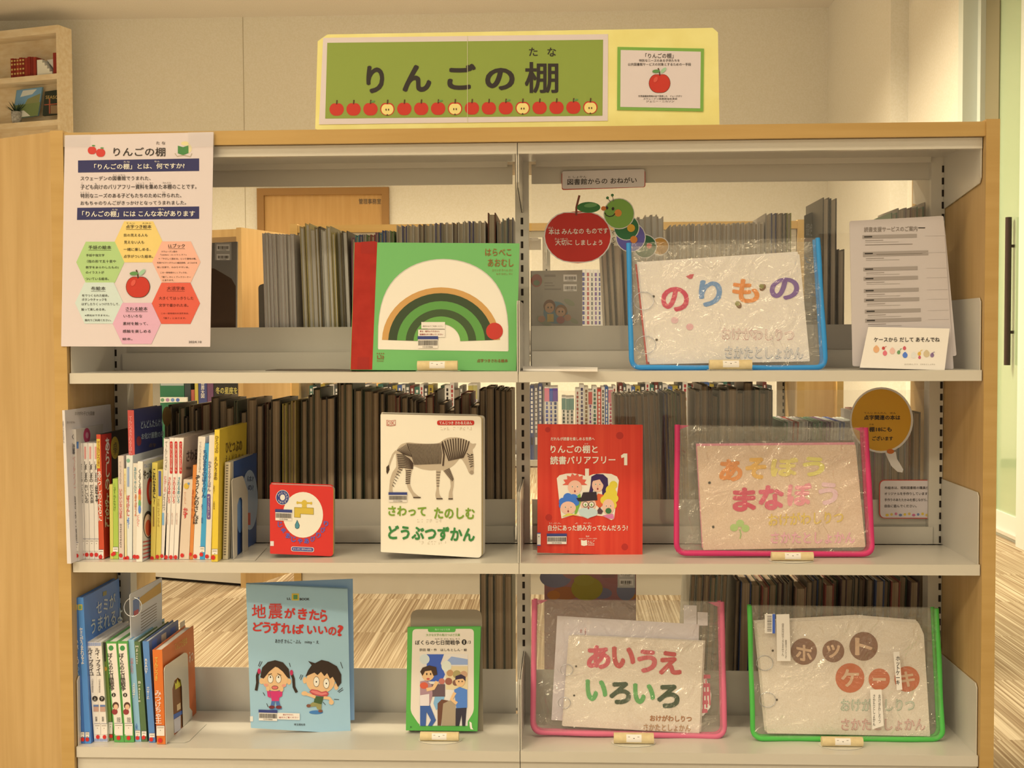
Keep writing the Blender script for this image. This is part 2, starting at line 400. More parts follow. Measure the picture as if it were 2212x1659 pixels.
lbox(MB(), (-1.028, .012, .012), (-.022, .024, Z3-.02), STEEL).build('kick_plate', LB)
lbox(MB(), (-1.028, .03, 0), (-.022, .04, .012), DARK).build('kick_shadow_strip', LB)  # black strip stands in for the shadow line under the kick plate
# wooden cabinet end beyond the right of the bookcase behind
p0 = at(1738, 860, 2.55); p1 = at(1822, 860, 2.55)
cb = thing('cabinet', 'tan wooden cabinet standing behind, right of the second bookcase', 'cabinet', ((p0.x+p1.x)/2, 2.7, 0))
MB().box((p0.x, 2.62, 0), (p1.x-.02, 2.9, .86), WOOD).build('cabinet_body', cb)
MB().box((p1.x-.025, 2.55, 0), (p1.x, 2.9, .82), WOODE).build('side_post', cb)
MB().box((p0.x, 2.615, .80), (p1.x-.025, 2.62, .86), M((176, 138, 78), .5, 'cabinet_rail')).build('door_panel', cb)

# ================================================================ high wooden display unit, upper left
wc = at(128, 296, 6.02); a = math.radians(17); wx = Vector((math.cos(a), -math.sin(a), 0)); wy = Vector((math.sin(a), math.cos(a), 0))
DU = thing('display_shelf', 'pale pine display shelf unit at upper left against the cream wall', 'shelf', wc)
SZ = 3.13e-3
def wp(x, y, z): return wc+wx*x+wy*y+Vector((0, 0, z))
def wbox(b, p, q, m):
    (x0, y0, z0), (x1, y1, z1) = p, q
    return b.hexa([wp(x0, y0, z0), wp(x1, y0, z0), wp(x1, y1, z0), wp(x0, y1, z0), wp(x0, y0, z1), wp(x1, y0, z1), wp(x1, y1, z1), wp(x0, y1, z1)], m)
H = 246*SZ
wbox(MB(), (-.012, 0, -.6), (.006, .14, H), PINE).build('side_panel', DU)
wbox(MB(), (-1.0, 0, -.6), (-.98, .14, H), PINE).build('side_panel', DU)
wbox(MB(), (-1.0, .13, -.6), (-.012, .14, H), PINE).build('back_panel', DU)
for z, th in ((229*SZ, 17*SZ), (128*SZ, 12*SZ), (27*SZ, 12*SZ), (-.35, .04)): wbox(MB(), (-.98, 0, z), (-.012, .13, z+th), PINE).build('shelf', DU)
DRED = [M(c, .5) for c in ((140, 40, 28), (124, 34, 24), (150, 52, 34))]
GOLD = M((206, 168, 88), .4, 'gold_tooling')
x = -.415; i = 0; zs = 140*SZ+.001
while x < -.20:
    w = .0245; b = wbox(MB(), (x, .012, zs), (x+w-.002, .10, zs+.135-.003*(i % 3)), DRED[i % 3])
    for zz in (.02, .05, .085, .11):
        if i < 5: wbox(b, (x+.004, .0112, zs+zz), (x+w-.006, .012, zs+zz+.012), GOLD)
    o = b.build('book'); tag(o, 'dark red volume of the tight decorative row on the high pine shelf', 'book', 'red volumes on the pine shelf'); x += w; i += 1
b = MB(); st = [(-.195, 0), (-.075, 0)]
pts = [(-.20, 0), (-.075, 0), (-.075, .013), (-.09, .013)]
prof = [(-.19, 0), (-.062, 0), (-.062, .02), (-.085, .02), (-.085, .042), (-.105, .042), (-.105, .064), (-.125, .064), (-.125, .086), (-.145, .086), (-.145, .108), (-.19, .108)]
b.prism([wp(x, .015, zs+z) for x, z in prof], wy*.07, M((232, 220, 194), .5, 'white_plaster'))
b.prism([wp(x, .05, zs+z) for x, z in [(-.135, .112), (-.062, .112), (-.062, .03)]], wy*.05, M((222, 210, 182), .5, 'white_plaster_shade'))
tag(b.build('stair_ornament'), 'white stair shaped ornament beside the red volumes on the pine shelf', 'ornament')
tag(wbox(MB(), (-.05, .012, zs), (-.016, .10, zs+.145), DRED[0]).build('book'), 'single dark red volume at the right end of the high pine shelf', 'book')
zs = 39*SZ+.001
# plant pot
pt = thing('potted_plant', 'small spiky succulent in a grey stone pot on the pine shelf', 'plant', wp(-.405, .05, zs))
b = MB(); c = wp(-.405, .05, zs); N = 18; vs = []; fs = []
for k, (r, z) in enumerate(((.028, 0), (.034, .03), (.037, .085), (.032, .085), (.03, .07))):
    vs += [c+Vector((r*math.cos(2*math.pi*j/N), r*math.sin(2*math.pi*j/N), z)) for j in range(N)]
for k in range(4): fs += [(k*N+j, k*N+(j+1) % N, (k+1)*N+(j+1) % N, (k+1)*N+j) for j in range(N)]
fs += [tuple(range(4*N, 5*N)), tuple(range(N-1, -1, -1))]
b.add(vs, fs, tex_mat('grey_stone_pot', (150, 140, 118), (200, 188, 160), nscale=60, rough=.9), True); b.build('pot', pt)
b = MB(); rnd = random.Random(3); LEAF = M((44, 62, 40), .6, 'dark_leaf')
for k in range(22):
    t = rnd.random()*6.28; e = .35+.65*rnd.random(); L = .10
    d = Vector((math.cos(t)*math.cos(e), math.sin(t)*math.cos(e)*.5-.15, math.sin(e))); p = c+Vector((0, 0, .075)); s = Vector((-math.sin(t), math.cos(t), 0))*.007
    b.add([p-s, p+s, p+d*L*.6+s*.7, p+d*L, p+d*L*.6-s*.7], [(0, 1, 2, 3, 4)], LEAF)
b.build('leaves', pt)
wl = Pl(wp(-.2, .06, zs), -wy+Vector((0, 0, .12)), .04)
b = MB(); b.slab(wl, [(36, 207), (92, 200), (82, 262), (27, 269)], .012, M((120, 150, 150), .4))
b.poly(wl, [(37, 208), (91, 201), (87, 232), (33, 240)], M((120, 158, 176), .4), 1); b.poly(wl, [(50, 208), (80, 205), (70, 216), (44, 222)], M((214, 210, 190), .4), 2)
b.poly(wl, [(60, 226), (88, 214), (84, 240), (50, 245)], M((140, 138, 84), .4), 2); b.poly(wl, [(33, 240), (87, 233), (82, 262), (27, 269)], M((122, 134, 76), .4), 2); b.poly(wl, [(40, 252), (52, 251), (66, 263), (30, 267)], M((226, 216, 190), .4), 3)
tag(b.build('picture_book'), 'landscape cover picture book with blue sky, propped on the pine shelf', 'book')
b = MB(); b.slab(wl, [(97, 210), (128, 206), (128, 258), (92, 262)], .02, M((44, 50, 38), .5)); b.text(wl, 'SEASO', 99, 219, 126, 226, GOLD, 2)
b.rect(wl, 96, 238, 127, 240, M((180, 90, 60), .5), 2, -.08); b.rect(wl, 106, 226, 109, 258, M((170, 92, 60), .5), 3); b.rect(wl, 110, 240, 126, 258, M((150, 120, 80), .5), 2)
tag(b.build('picture_book'), 'dark book lettered SEASO with red gate, leaning on the pine shelf', 'book')

# ================================================================ books on the far side of the apple shelf (fore-edges face the camera)
def fore_book(x0, x1, z0, z1, cov, depth=.18, y0=.30, tilt=0, label='', group=None, pg=PAGE, name='book'):
    """book standing on the rear shelf, fore-edge to the front: cover (two boards and spine) > pages"""
    t = .0016 if x1-x0 < .008 else .0024
    dx = tilt*(z1-z0)
    def Q(xa, xb, ya, yb, za, zb):
        sa, sb = tilt*(za-z0), tilt*(zb-z0)
        return [(xa+sa, ya, za), (xb+sa, ya, za), (xb+sa, yb, za), (xa+sa, yb, za), (xa+sb, ya, zb), (xb+sb, ya, zb), (xb+sb, yb, zb), (xa+sb, yb, zb)]
    if pg is PAGE and z0 > .8: pg = PAGE_LIT  # rear upper-shelf pages take the lighter copy in place of front light
    r = thing(name, label, 'book', ((x0+x1)/2, y0+depth/2, z0), group)
    b = MB(); b.hexa(Q(x0, x0+t, y0, y0+depth, z0, z1), cov); b.hexa(Q(x1-t, x1, y0, y0+depth, z0, z1), cov); b.hexa(Q(x0+t, x1-t, y0+depth-.002, y0+depth, z0, z1), cov)
    b.build('cover', r)
    MB().hexa(Q(x0+t, x1-t, y0+(.003 if z0 > .8 else .006), y0+depth-.002, z0+.0015, z1-.004), pg).build('pages', r)  # upper-shelf page recess made shallower to brighten the pages
    return r
def X(px, Y=.30, py=727): return at(px, py, Y).x
def Zp(py, Y=.30): return at(1222, py, Y).z
def brow(k, px0, px1, y0, y1, wpx, pal, label, group, jit=4, tilt=0, depth=.18, Y=.30, pg=PAGE, seed=1, base=None):
    rnd = random.Random(seed); z0 = (ZT[k]+.0005) if base is None else base
    x = X(px0, Y, 900 if k > 1 else 600); xe = X(px1, Y, 900 if k > 1 else 600)
    i = 0
    while True:
        w = wpx*.00101*(rnd.uniform(.6, 1.7) if jit > 5 else rnd.uniform(.8, 1.25)); yj = rnd.uniform(0, .035) if jit > 5 else rnd.uniform(0, .008)
        if x+w > xe: break
        f = (x-X(px0, Y))/(max(.01, xe-X(px0, Y))); py = y0+(y1-y0)*f+rnd.uniform(-jit, jit)
        fore_book(x, x+w, z0, Zp(py, Y), M(pal[i % len(pal)] if seed % 2 else rnd.choice(pal), .45), depth*rnd.uniform(.86, .98)-yj, Y+yj, tilt, label, group, pg)
        x += w+.0006; i += 1
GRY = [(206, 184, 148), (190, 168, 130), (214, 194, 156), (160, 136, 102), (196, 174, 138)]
PAGE_LIT = tex_mat('brightened_book_pages', (184, 160, 120), (212, 186, 144), (300, .5, .5), 3, rough=.8)  # page colour lightened to imitate light reaching the upper shelf
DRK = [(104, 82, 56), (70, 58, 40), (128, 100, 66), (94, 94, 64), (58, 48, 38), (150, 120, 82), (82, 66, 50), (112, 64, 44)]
brow(1, 572, 648, 498, 500, 7, [(210, 190, 160), (196, 176, 146), (216, 196, 168)], 'thin pale grey magazine in the tight stack left of the green picture book, behind', 'pale magazines behind', 1.5, -.02, .22, seed=3, pg=PAGEW)
brow(1, 652, 762, 478, 498, 8, [(186, 164, 112), (206, 180, 104), (196, 176, 130), (150, 128, 84), (90, 76, 52), (196, 182, 150)], 'yellowish beige picture book among those leaning behind the green picture book', 'beige picture books behind', 6, -.03, .2, seed=5, pg=PAGEW)
brow(1, 760, 855, 508, 492, 8, [(150, 96, 104), (92, 140, 126), (84, 90, 124), (176, 160, 134), (110, 128, 70), (150, 70, 54)], 'small colourful book in the short run behind the green picture book', 'small colourful books behind', 3, 0, .16, seed=7)
brow(1, 857, 1050, 484, 474, 12, [(206, 186, 150), (110, 100, 120), (196, 176, 142), (214, 194, 160), (130, 104, 80), (200, 180, 146)], 'grey cover book of the long even row above the green picture book', 'grey row above the green book', 1.5, 0, .2, seed=9)
fore_book(X(1055), X(1072), Z1+.0005, Zp(458), M((116, 66, 44), .5), .2, label='tall brown book standing out of the grey row near the middle post')
brow(1, 1074, 1112, 474, 470, 11, [(170, 156, 130), (150, 150, 124), (120, 110, 110)], 'grey picture book between the tall brown book and the middle post', 'grey books by the middle post', 4, 0, .2, seed=11)
brow(1, 1312, 1372, 530, 522, 14, [(130, 116, 94), (110, 98, 78), (96, 86, 70)], 'dark grey book leaning behind the left edge of the blue pouch', 'dark grey leaning books', 6, -.05, .2, seed=13)
brow(1, 1372, 1446, 468, 466, 11, [(206, 186, 150), (194, 172, 138), (216, 196, 162)], 'tall pale grey book of the group above the blue pouch', 'tall pale books above the blue pouch', 4, -.02, .2, seed=15, pg=PAGEW)
brow(1, 1448, 1652, 486, 484, 9.6, [(212, 192, 156), (198, 178, 144), (220, 200, 164)], 'thin grey book of the long even row above the blue pouch', 'thin grey row above the blue pouch', 1.5, 0, .18, seed=17)
brow(1, 1654, 1714, 464, 466, 11, [(174, 158, 132), (60, 66, 110), (150, 124, 92), (70, 62, 50), (150, 140, 60)], 'coloured edge book at the right end of the row above the blue pouch', 'coloured books above the pouch corner', 2, 0, .2, seed=19)
brow(1, 1812, 1838, 540, 542, 11, [(140, 122, 94), (128, 110, 84)], 'brownish book behind the grey leaflet stack', 'brown books behind the leaflets', 3, 0, .2, seed=23)
brow(1, 1926, 2018, 462, 442, 13, [(120, 140, 100), (170, 152, 124), (150, 120, 104), (180, 164, 136)], 'green or beige book showing above the grey leaflets, beside the right post', 'books above the leaflets', 4, 0, .18, seed=25)
for px, py, d in ((1790, 432, .30), (1806, 434, .305)):
    fore_book(X(px-14), X(px), Z1+.0005, Zp(py), M((70, 62, 52), .4), .19 if px < 1800 else .17, label='tall dark book standing upright beside the blue pouch' if px < 1800 else 'tall dark book nearest the leaflets, right of its dark twin')
sp = Pl(at(1737, 560, .42), (-.2, -.98, 0)); b = MB(); b.slab(sp, [(1737, 466), (1777, 448), (1777, 772), (1737, 772)], .006, M((92, 84, 68), .35))
b.text(sp, '銀色の巣', 1741, 482, 1774, 510, M((190, 182, 160), .4), 2, .02); b.rect(sp, 1738, 514, 1776, 522, M((150, 84, 62), .4), 2)
tag(b.build('book'), 'dark book with silvery title and reddish line, slanting behind the blue pouch corner', 'book')
# bookend and face-out books on the rear shelf
b = MB(); e = face(565, 720, .31, 0, 0, Z1); b.slab(e, rq([(557, 540), (571, 536), (571, 722), (560, 722)], [8, 3, 0, 0]), .003, M((110, 98, 78), .5)); tag(b.build('bookend'), 'dark grey rounded bookend left of the pale magazines, behind the apple shelf', 'bookend')
f1 = face(480, 790, .30, 0, 2, Z1+.0005); b = MB(); b.slab(f1, [(440, 520), (512, 516), (510, 790), (440, 790)], .008, M((134, 122, 102), .35))
b.poly(f1, [(442, 574), (462, 574), (480, 584), (500, 596), (509, 612), (509, 712), (442, 712)], M((82, 58, 38), .5), 1)
b.rect(f1, 464, 518, 500, 556, M((180, 166, 140), .4), 2); b.barcode(f1, 468, 522, 496, 536, 3, False); b.barcode(f1, 468, 543, 496, 556, 3, False)
tag(b.build('book'), 'back cover with two barcodes and dark brown hill, behind the poster edge', 'book')
f2 = face(1200, 790, .30, 0, 2, Z1+.0005); b = MB(); b.slab(f2, [(1146, 582), (1258, 580), (1258, 790), (1146, 790)], .012, M((158, 142, 114), .35))
for x, y, r in ((1160, 600, 12), (1175, 690, 14), (1230, 650, 10), (1240, 690, 8)): b.ell(f2, x, y, r*1.3, r*.6, M((140, 138, 100), .4), 1, rot=.5)
b.ell(f2, 1159, 603, 12, 14, M((150, 70, 54), .4), 2); b.ell(f2, 1159, 608, 7, 6, M((96, 110, 70), .4), 3)
for x0, y0, x1, y1 in ((1176, 590, 1200, 595), (1176, 607, 1194, 609), (1176, 613, 1198, 615), (1176, 620, 1212, 623)): b.rect(f2, x0, y0, x1, y1, GREYI, 2)
b.barcode(f2, 1217, 590, 1246, 605, 2, False); b.barcode(f2, 1217, 611, 1246, 626, 2, False)
b.ell(f2, 1200, 672, 26, 24, M((90, 120, 120), .4), 2); b.ell(f2, 1187, 658, 13, 14, M((108, 66, 40), .4), 3); b.ell(f2, 1187, 662, 10, 11, M((186, 136, 90), .4), 4); b.ell(f2, 1212, 668, 13, 13, M((132, 90, 50), .4), 3); b.ell(f2, 1211, 671, 10, 10, M((190, 140, 96), .4), 4)
b.rect(f2, 1182, 675, 1196, 692, M((190, 150, 60), .4), 4); b.ell(f2, 1170, 686, 8, 7, M((176, 120, 84), .4), 4); b.ell(f2, 1226, 683, 8, 7, M((176, 120, 84), .4), 4); b.ell(f2, 1211, 688, 9, 8, M((160, 80, 70), .4), 4)
for x in (1184, 1191, 1208, 1215): b.ell(f2, x, 661 if x < 1200 else 670, 1.5, 2, INK, 5)
tag(b.build('book'), 'tan back cover with two cartoon children and barcodes, left of the blue pouch', 'book')
# tier 2 rear books
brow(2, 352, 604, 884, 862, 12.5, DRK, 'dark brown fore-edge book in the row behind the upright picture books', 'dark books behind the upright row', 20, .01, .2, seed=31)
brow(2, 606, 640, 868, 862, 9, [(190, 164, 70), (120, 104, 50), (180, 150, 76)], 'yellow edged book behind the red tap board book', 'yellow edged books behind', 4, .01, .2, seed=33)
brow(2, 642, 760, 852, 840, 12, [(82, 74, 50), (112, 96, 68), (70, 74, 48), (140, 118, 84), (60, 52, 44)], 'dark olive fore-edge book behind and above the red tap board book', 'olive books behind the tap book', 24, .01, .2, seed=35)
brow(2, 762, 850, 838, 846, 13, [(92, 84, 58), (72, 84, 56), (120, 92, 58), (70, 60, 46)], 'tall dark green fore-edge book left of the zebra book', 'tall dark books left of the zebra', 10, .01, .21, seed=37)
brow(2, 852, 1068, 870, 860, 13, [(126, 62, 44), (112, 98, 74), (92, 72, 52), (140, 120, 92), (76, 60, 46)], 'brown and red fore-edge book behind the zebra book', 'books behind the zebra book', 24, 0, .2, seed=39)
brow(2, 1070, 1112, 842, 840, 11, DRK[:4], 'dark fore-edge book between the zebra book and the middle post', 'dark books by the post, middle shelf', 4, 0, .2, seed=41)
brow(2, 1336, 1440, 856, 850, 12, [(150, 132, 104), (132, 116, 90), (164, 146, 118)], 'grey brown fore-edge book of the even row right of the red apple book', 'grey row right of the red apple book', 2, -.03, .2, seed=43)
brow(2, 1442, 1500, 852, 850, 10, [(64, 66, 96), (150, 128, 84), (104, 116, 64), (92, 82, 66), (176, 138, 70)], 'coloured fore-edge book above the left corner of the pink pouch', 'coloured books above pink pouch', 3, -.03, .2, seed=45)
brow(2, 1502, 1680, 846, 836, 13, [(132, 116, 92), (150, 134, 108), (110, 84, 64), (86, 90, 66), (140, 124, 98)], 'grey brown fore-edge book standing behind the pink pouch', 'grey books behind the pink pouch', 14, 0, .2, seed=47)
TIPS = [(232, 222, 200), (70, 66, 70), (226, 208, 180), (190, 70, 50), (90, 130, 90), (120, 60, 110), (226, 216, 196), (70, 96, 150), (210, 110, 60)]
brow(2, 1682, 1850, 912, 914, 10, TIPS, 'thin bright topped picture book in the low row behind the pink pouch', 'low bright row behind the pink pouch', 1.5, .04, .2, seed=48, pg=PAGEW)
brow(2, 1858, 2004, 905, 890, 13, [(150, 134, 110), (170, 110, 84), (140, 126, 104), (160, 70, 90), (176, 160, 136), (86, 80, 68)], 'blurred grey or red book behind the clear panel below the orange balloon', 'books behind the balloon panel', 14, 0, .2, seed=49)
# tier 3 rear books
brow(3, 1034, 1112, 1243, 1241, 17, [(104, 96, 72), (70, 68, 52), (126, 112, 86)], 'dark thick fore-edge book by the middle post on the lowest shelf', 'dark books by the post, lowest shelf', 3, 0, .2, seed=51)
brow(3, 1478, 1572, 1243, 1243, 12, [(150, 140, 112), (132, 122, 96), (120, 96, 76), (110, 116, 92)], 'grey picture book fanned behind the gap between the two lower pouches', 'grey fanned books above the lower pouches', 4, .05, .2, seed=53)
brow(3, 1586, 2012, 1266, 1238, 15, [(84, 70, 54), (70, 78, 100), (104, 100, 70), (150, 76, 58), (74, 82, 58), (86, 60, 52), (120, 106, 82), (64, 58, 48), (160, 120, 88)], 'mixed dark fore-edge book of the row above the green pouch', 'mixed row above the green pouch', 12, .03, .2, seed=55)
f3 = face(1270, 1448, .30, 0, 2, Z3+.09); f3 = face(1270, 1540, .30, 0, 2, Z3+.0005); b = MB(); b.slab(f3, [(1176, 1236), (1374, 1236), (1374, 1540), (1176, 1540)], .01, M((166, 110, 96), .4))
for x, y, rx, ry, c in ((1200, 1262, 34, 22, (130, 122, 124)), (1240, 1250, 26, 16, (168, 118, 100)), (1268, 1286, 34, 26, (160, 138, 44)), (1222, 1296, 30, 14, (172, 104, 56)), (1300, 1296, 22, 12, (128, 116, 118)), (1352, 1290, 20, 22, (130, 124, 124)), (1330, 1258, 28, 18, (164, 106, 92)), (1262, 1268, 22, 12, (162, 142, 50)), (1360, 1302, 14, 8, (190, 120, 50)), (1196, 1300, 14, 10, (190, 116, 50))): b.ell(f3, x, y, rx, ry, M(c, .4), 1+(x % 3))
b.rect(f3, 1334, 1244, 1372, 1284, M((200, 186, 158), .4), 5); b.barcode(f3, 1338, 1246, 1368, 1260, 6, False); b.barcode(f3, 1338, 1265, 1368, 1279, 6, False)
for y in (1248, 1252, 1256, 1260): b.rect(f3, 1300, y, 1328, y+1.5, GREYI, 5)
tag(b.build('book'), 'back cover with pink, yellow and grey blobs behind the lower pink pouch', 'book')

# ================================================================ spines on the bookcase behind
def spine_row(k, px0, px1, py0, wpx, pal, label, group, Y=2.05, seed=1, jit=5, base=None, stuff=False):
    big = MB(); rnd = random.Random(seed); z0 = ZT[k]+.0005 if base is None else base; x = X(px0, Y, 800); xe = X(px1, Y, 800); i = 0
    while True:
        w = wpx*.00168*rnd.uniform(.8, 1.25)
        if x+w > xe: break
        zt = at(1222, py0+rnd.uniform(-jit, jit), Y).z; c, acc, head = pal[i % len(pal)]
        b = (big if stuff else MB()).box((x, Y, z0), (x+w, Y+.17*rnd.uniform(.9, 1.05), zt), M(c, .45)); h = zt-z0
        def band(a, d, cc, m=.15): b.add([(x+w*m, Y-.0004, z0+h*a), (x+w*(1-m), Y-.0004, z0+h*a), (x+w*(1-m), Y-.0004, z0+h*d), (x+w*m, Y-.0004, z0+h*d)], [(0, 1, 2, 3)], M(cc, .45))
        if head: band(.80, .98, head, 0)
        if acc:
            q = .36
            while q < (.78 if head else .93):
                band(q, q+.04, acc, .22+.12*rnd.random()); q += .056
            band(.2, .30, acc if rnd.random() < .5 else (90, 84, 76), .25)
        if not stuff: tag(b.build('book'), label, 'book', group)
        x += w+.0005; i += 1
    if stuff:
        o = tag(big.build('book_row'), label, 'books'); o['kind'] = 'stuff'
Wc, Cc = (226, 212, 184), (214, 198, 164)
RDW = [(Wc, (150, 70, 60), None), (Wc, (70, 66, 90), None), (Cc, (120, 90, 60), None), (Wc, (110, 60, 110), (190, 80, 70)), (Wc, (60, 100, 80), None), ((190, 60, 48), Wc, None), (Wc, (60, 56, 50), None), ((70, 96, 140), Wc, None), (Wc, (170, 80, 90), (200, 120, 120))]
spine_row(2, 1144, 1174, 832, 9, [((90, 92, 110), Wc, None), ((120, 110, 100), Wc, None)], 'blue grey spine on the back bookcase just right of the middle post', 'grey spines by the post', seed=61)
spine_row(2, 1176, 1212, 836, 8.5, [(Wc, (90, 100, 150), (222, 130, 140)), (Wc, (80, 90, 140), (80, 100, 160)), (Wc, (70, 80, 110), (110, 80, 140)), (Wc, (90, 130, 100), (90, 150, 90))], 'white spine with pastel head in the set of four above the red apple book', 'pastel headed set of four', seed=62, jit=1)
spine_row(2, 1213, 1242, 858, 9, [(Wc, (80, 90, 80), (110, 140, 120))], 'short white green headed spine of the matching set above the red apple book', 'green headed set', seed=63, jit=1)
spine_row(2, 1243, 1334, 838, 8.5, RDW, 'white lettered spine of the tall mixed run above the red apple book', 'tall mixed spines, right bay', seed=64, jit=8)
MIX = [((120, 60, 50), Wc, None), ((90, 90, 80), Wc, None), (Wc, (90, 80, 70), None), ((80, 100, 140), Wc, None), ((176, 150, 60), (90, 70, 50), None), ((70, 66, 60), Wc, None), (Wc, (170, 60, 60), None), ((70, 110, 90), Wc, None)]
spine_row(2, 1336, 1678, 830, 9, MIX, 'coloured spines peeking over the grey books, right bay, on the back bookcase', 'coloured spines far right bay', stuff=True, seed=65, jit=6)
spine_row(2, 668, 940, 832, 9, MIX[::-1], 'coloured spines peeking over the dark books, left bay, on the back bookcase', 'coloured spines far left bay', stuff=True, seed=66, jit=5)
spine_row(2, 944, 1010, 834, 9, [((120, 110, 90), Wc, None), ((64, 80, 60), Wc, None), (Wc, (50, 46, 44), None), (Wc, (170, 70, 60), None), ((140, 124, 100), None, None)], 'mixed spines above the zebra book on the back bookcase', 'spines above the zebra book', stuff=True, seed=67, jit=10)
spine_row(2, 1011, 1036, 828, 9, [(Wc, (180, 70, 60), (190, 170, 90)), (Wc, (60, 70, 130), (190, 176, 110))], 'tall white spine with large lettering above the right corner of the zebra book', 'two tall lettered spines', seed=68, jit=1)
spine_row(2, 1037, 1092, 866, 8, [((110, 70, 60), (180, 160, 150), (150, 160, 170)), ((70, 60, 80), (200, 120, 100), (160, 170, 180))], 'small dark illustrated spines right of the zebra book, on the back bookcase', 'small dark illustrated set', stuff=True, seed=69, jit=1)
spine_row(1, 1256, 1312, 582, 8, [(Wc, (80, 80, 120), None), (Wc, (170, 80, 80), None), (Wc, (90, 90, 90), None), (Wc, (120, 90, 130), None)], 'white spine of the series left of the blue pouch on the back bookcase', 'white series on the back bookcase', seed=70, jit=1)
spine_row(1, 1312, 1330, 628, 8, [((90, 130, 150), Wc, None), ((200, 180, 80), (90, 80, 60), None)], 'short blue or yellow spine right of the white series', 'short spines by the white series', seed=71, jit=4)
# spines of the angled bookcase
def lbook(px0, px1, pyt, z0, col, label, extra=None):
    o0 = cr_+ly*.03
    pl = Pl(o0, -ly); p, q = pl(px0, 860), pl(px1, 860); zt = pl((px0+px1)/2, pyt).z
    b = MB(); vs = [Vector((p.x, p.y, z0)), Vector((q.x, q.y, z0))]; d = ly*.17
    v = [vs[0], vs[1], vs[1]+d, vs[0]+d]; b.hexa(v+[Vector((w.x, w.y, zt)) for w in v], M(col, .45))
    if extra: extra(b, pl)
    tag(b.build('book'), label, 'book')
lbook(346, 398, 822, Z2+.0005, (52, 110, 70), 'dark green volume on the angled bookcase under the first shelf', lambda b, p: b.rect(p, 347, 826, 397, 833, M((170, 170, 150), .4), 1))
lbook(399, 412, 824, Z2+.0005, (60, 66, 60), 'narrow blackish spine right of the dark green volume')
lbook(413, 420, 842, Z2+.0005, (176, 90, 70), 'thin red spine under the first shelf, beside the yellow one')
lbook(421, 428, 822, Z2+.0005, (196, 172, 70), 'thin yellow spine under the first shelf, on the angled bookcase')
lbook(429, 447, 822, Z2+.0005, (70, 74, 110), 'blue lettered spine left of the black winter book', lambda b, p: b.text(p, '世界大図', 434, 826, 442, 860, WINK, 1, .01, True))
lbook(448, 461, 824, Z2+.0005, (110, 70, 90), 'purplish spine touching the black winter book')
lbook(462, 519, 822, Z2+.0005, (44, 40, 36), 'black book with yellow title about winter stars', lambda b, p: b.text(p, '冬の星座を', 466, 836, 513, 851, M((200, 180, 90), .4), 1, .02))
b = MB(); cpl = Pl(cr_+ly*.0, -ly); b.slab(cpl, [(346, 858), (404, 858), (404, 868), (346, 870)], .006, M((230, 220, 196), .4))
for x, c in ((351, (110, 150, 110)), (362, (170, 130, 150)), (373, (110, 140, 170)), (384, (90, 110, 160))): b.ell(cpl, x, 864, 4, 4, M(c, .4), 1)
tag(b.build('shelf_label'), 'white strip with pastel dots on the angled bookcase, under the green volume', 'label')

# ================================================================ builders for the things on the shelves
class Cr:
    """plane read through one enlarged view of the photograph (offset and scale)"""
    def __init__(s, pl, v): s.pl, s.v, s.n = pl, v, pl.n
    def __call__(s, x, y, lift=0.0): return s.pl(s.v[0]+x/s.v[2], s.v[1]+y/s.v[2], lift)
    def back(s, d): return Cr(Pl(s.pl.p-s.pl.n*d, s.pl.n, s.pl.dz.z), s.v)
VS, VP, VK, VB, VL = (640, 0, 2.212), (100, 270, 3.1304), (440, 360, 3.0722), (1100, 340, 3.0722), (1700, 360, 3.3184)
VR2, VD2, VE2, VG2 = (100, 800, 3.7712), (540, 800, 3.6867), (1100, 800, 2.765), (1700, 800, 3.7695)
VR3, VM3, VN3, VO3 = (100, 1220, 3.7786), (480, 1220, 3.3515), (1100, 1220, 3.7788), (1560, 1220, 3.3926)
def cface(v, x, y, Y, yaw=0, lean=0, z=None): return Cr(face(v[0]+x/v[2], v[1]+y/v[2], Y, yaw, lean, z), v)
def cen(vs):
    return Vector((sum(p.x for p in vs)/len(vs), sum(p.y for p in vs)/len(vs), min(p.z for p in vs)))
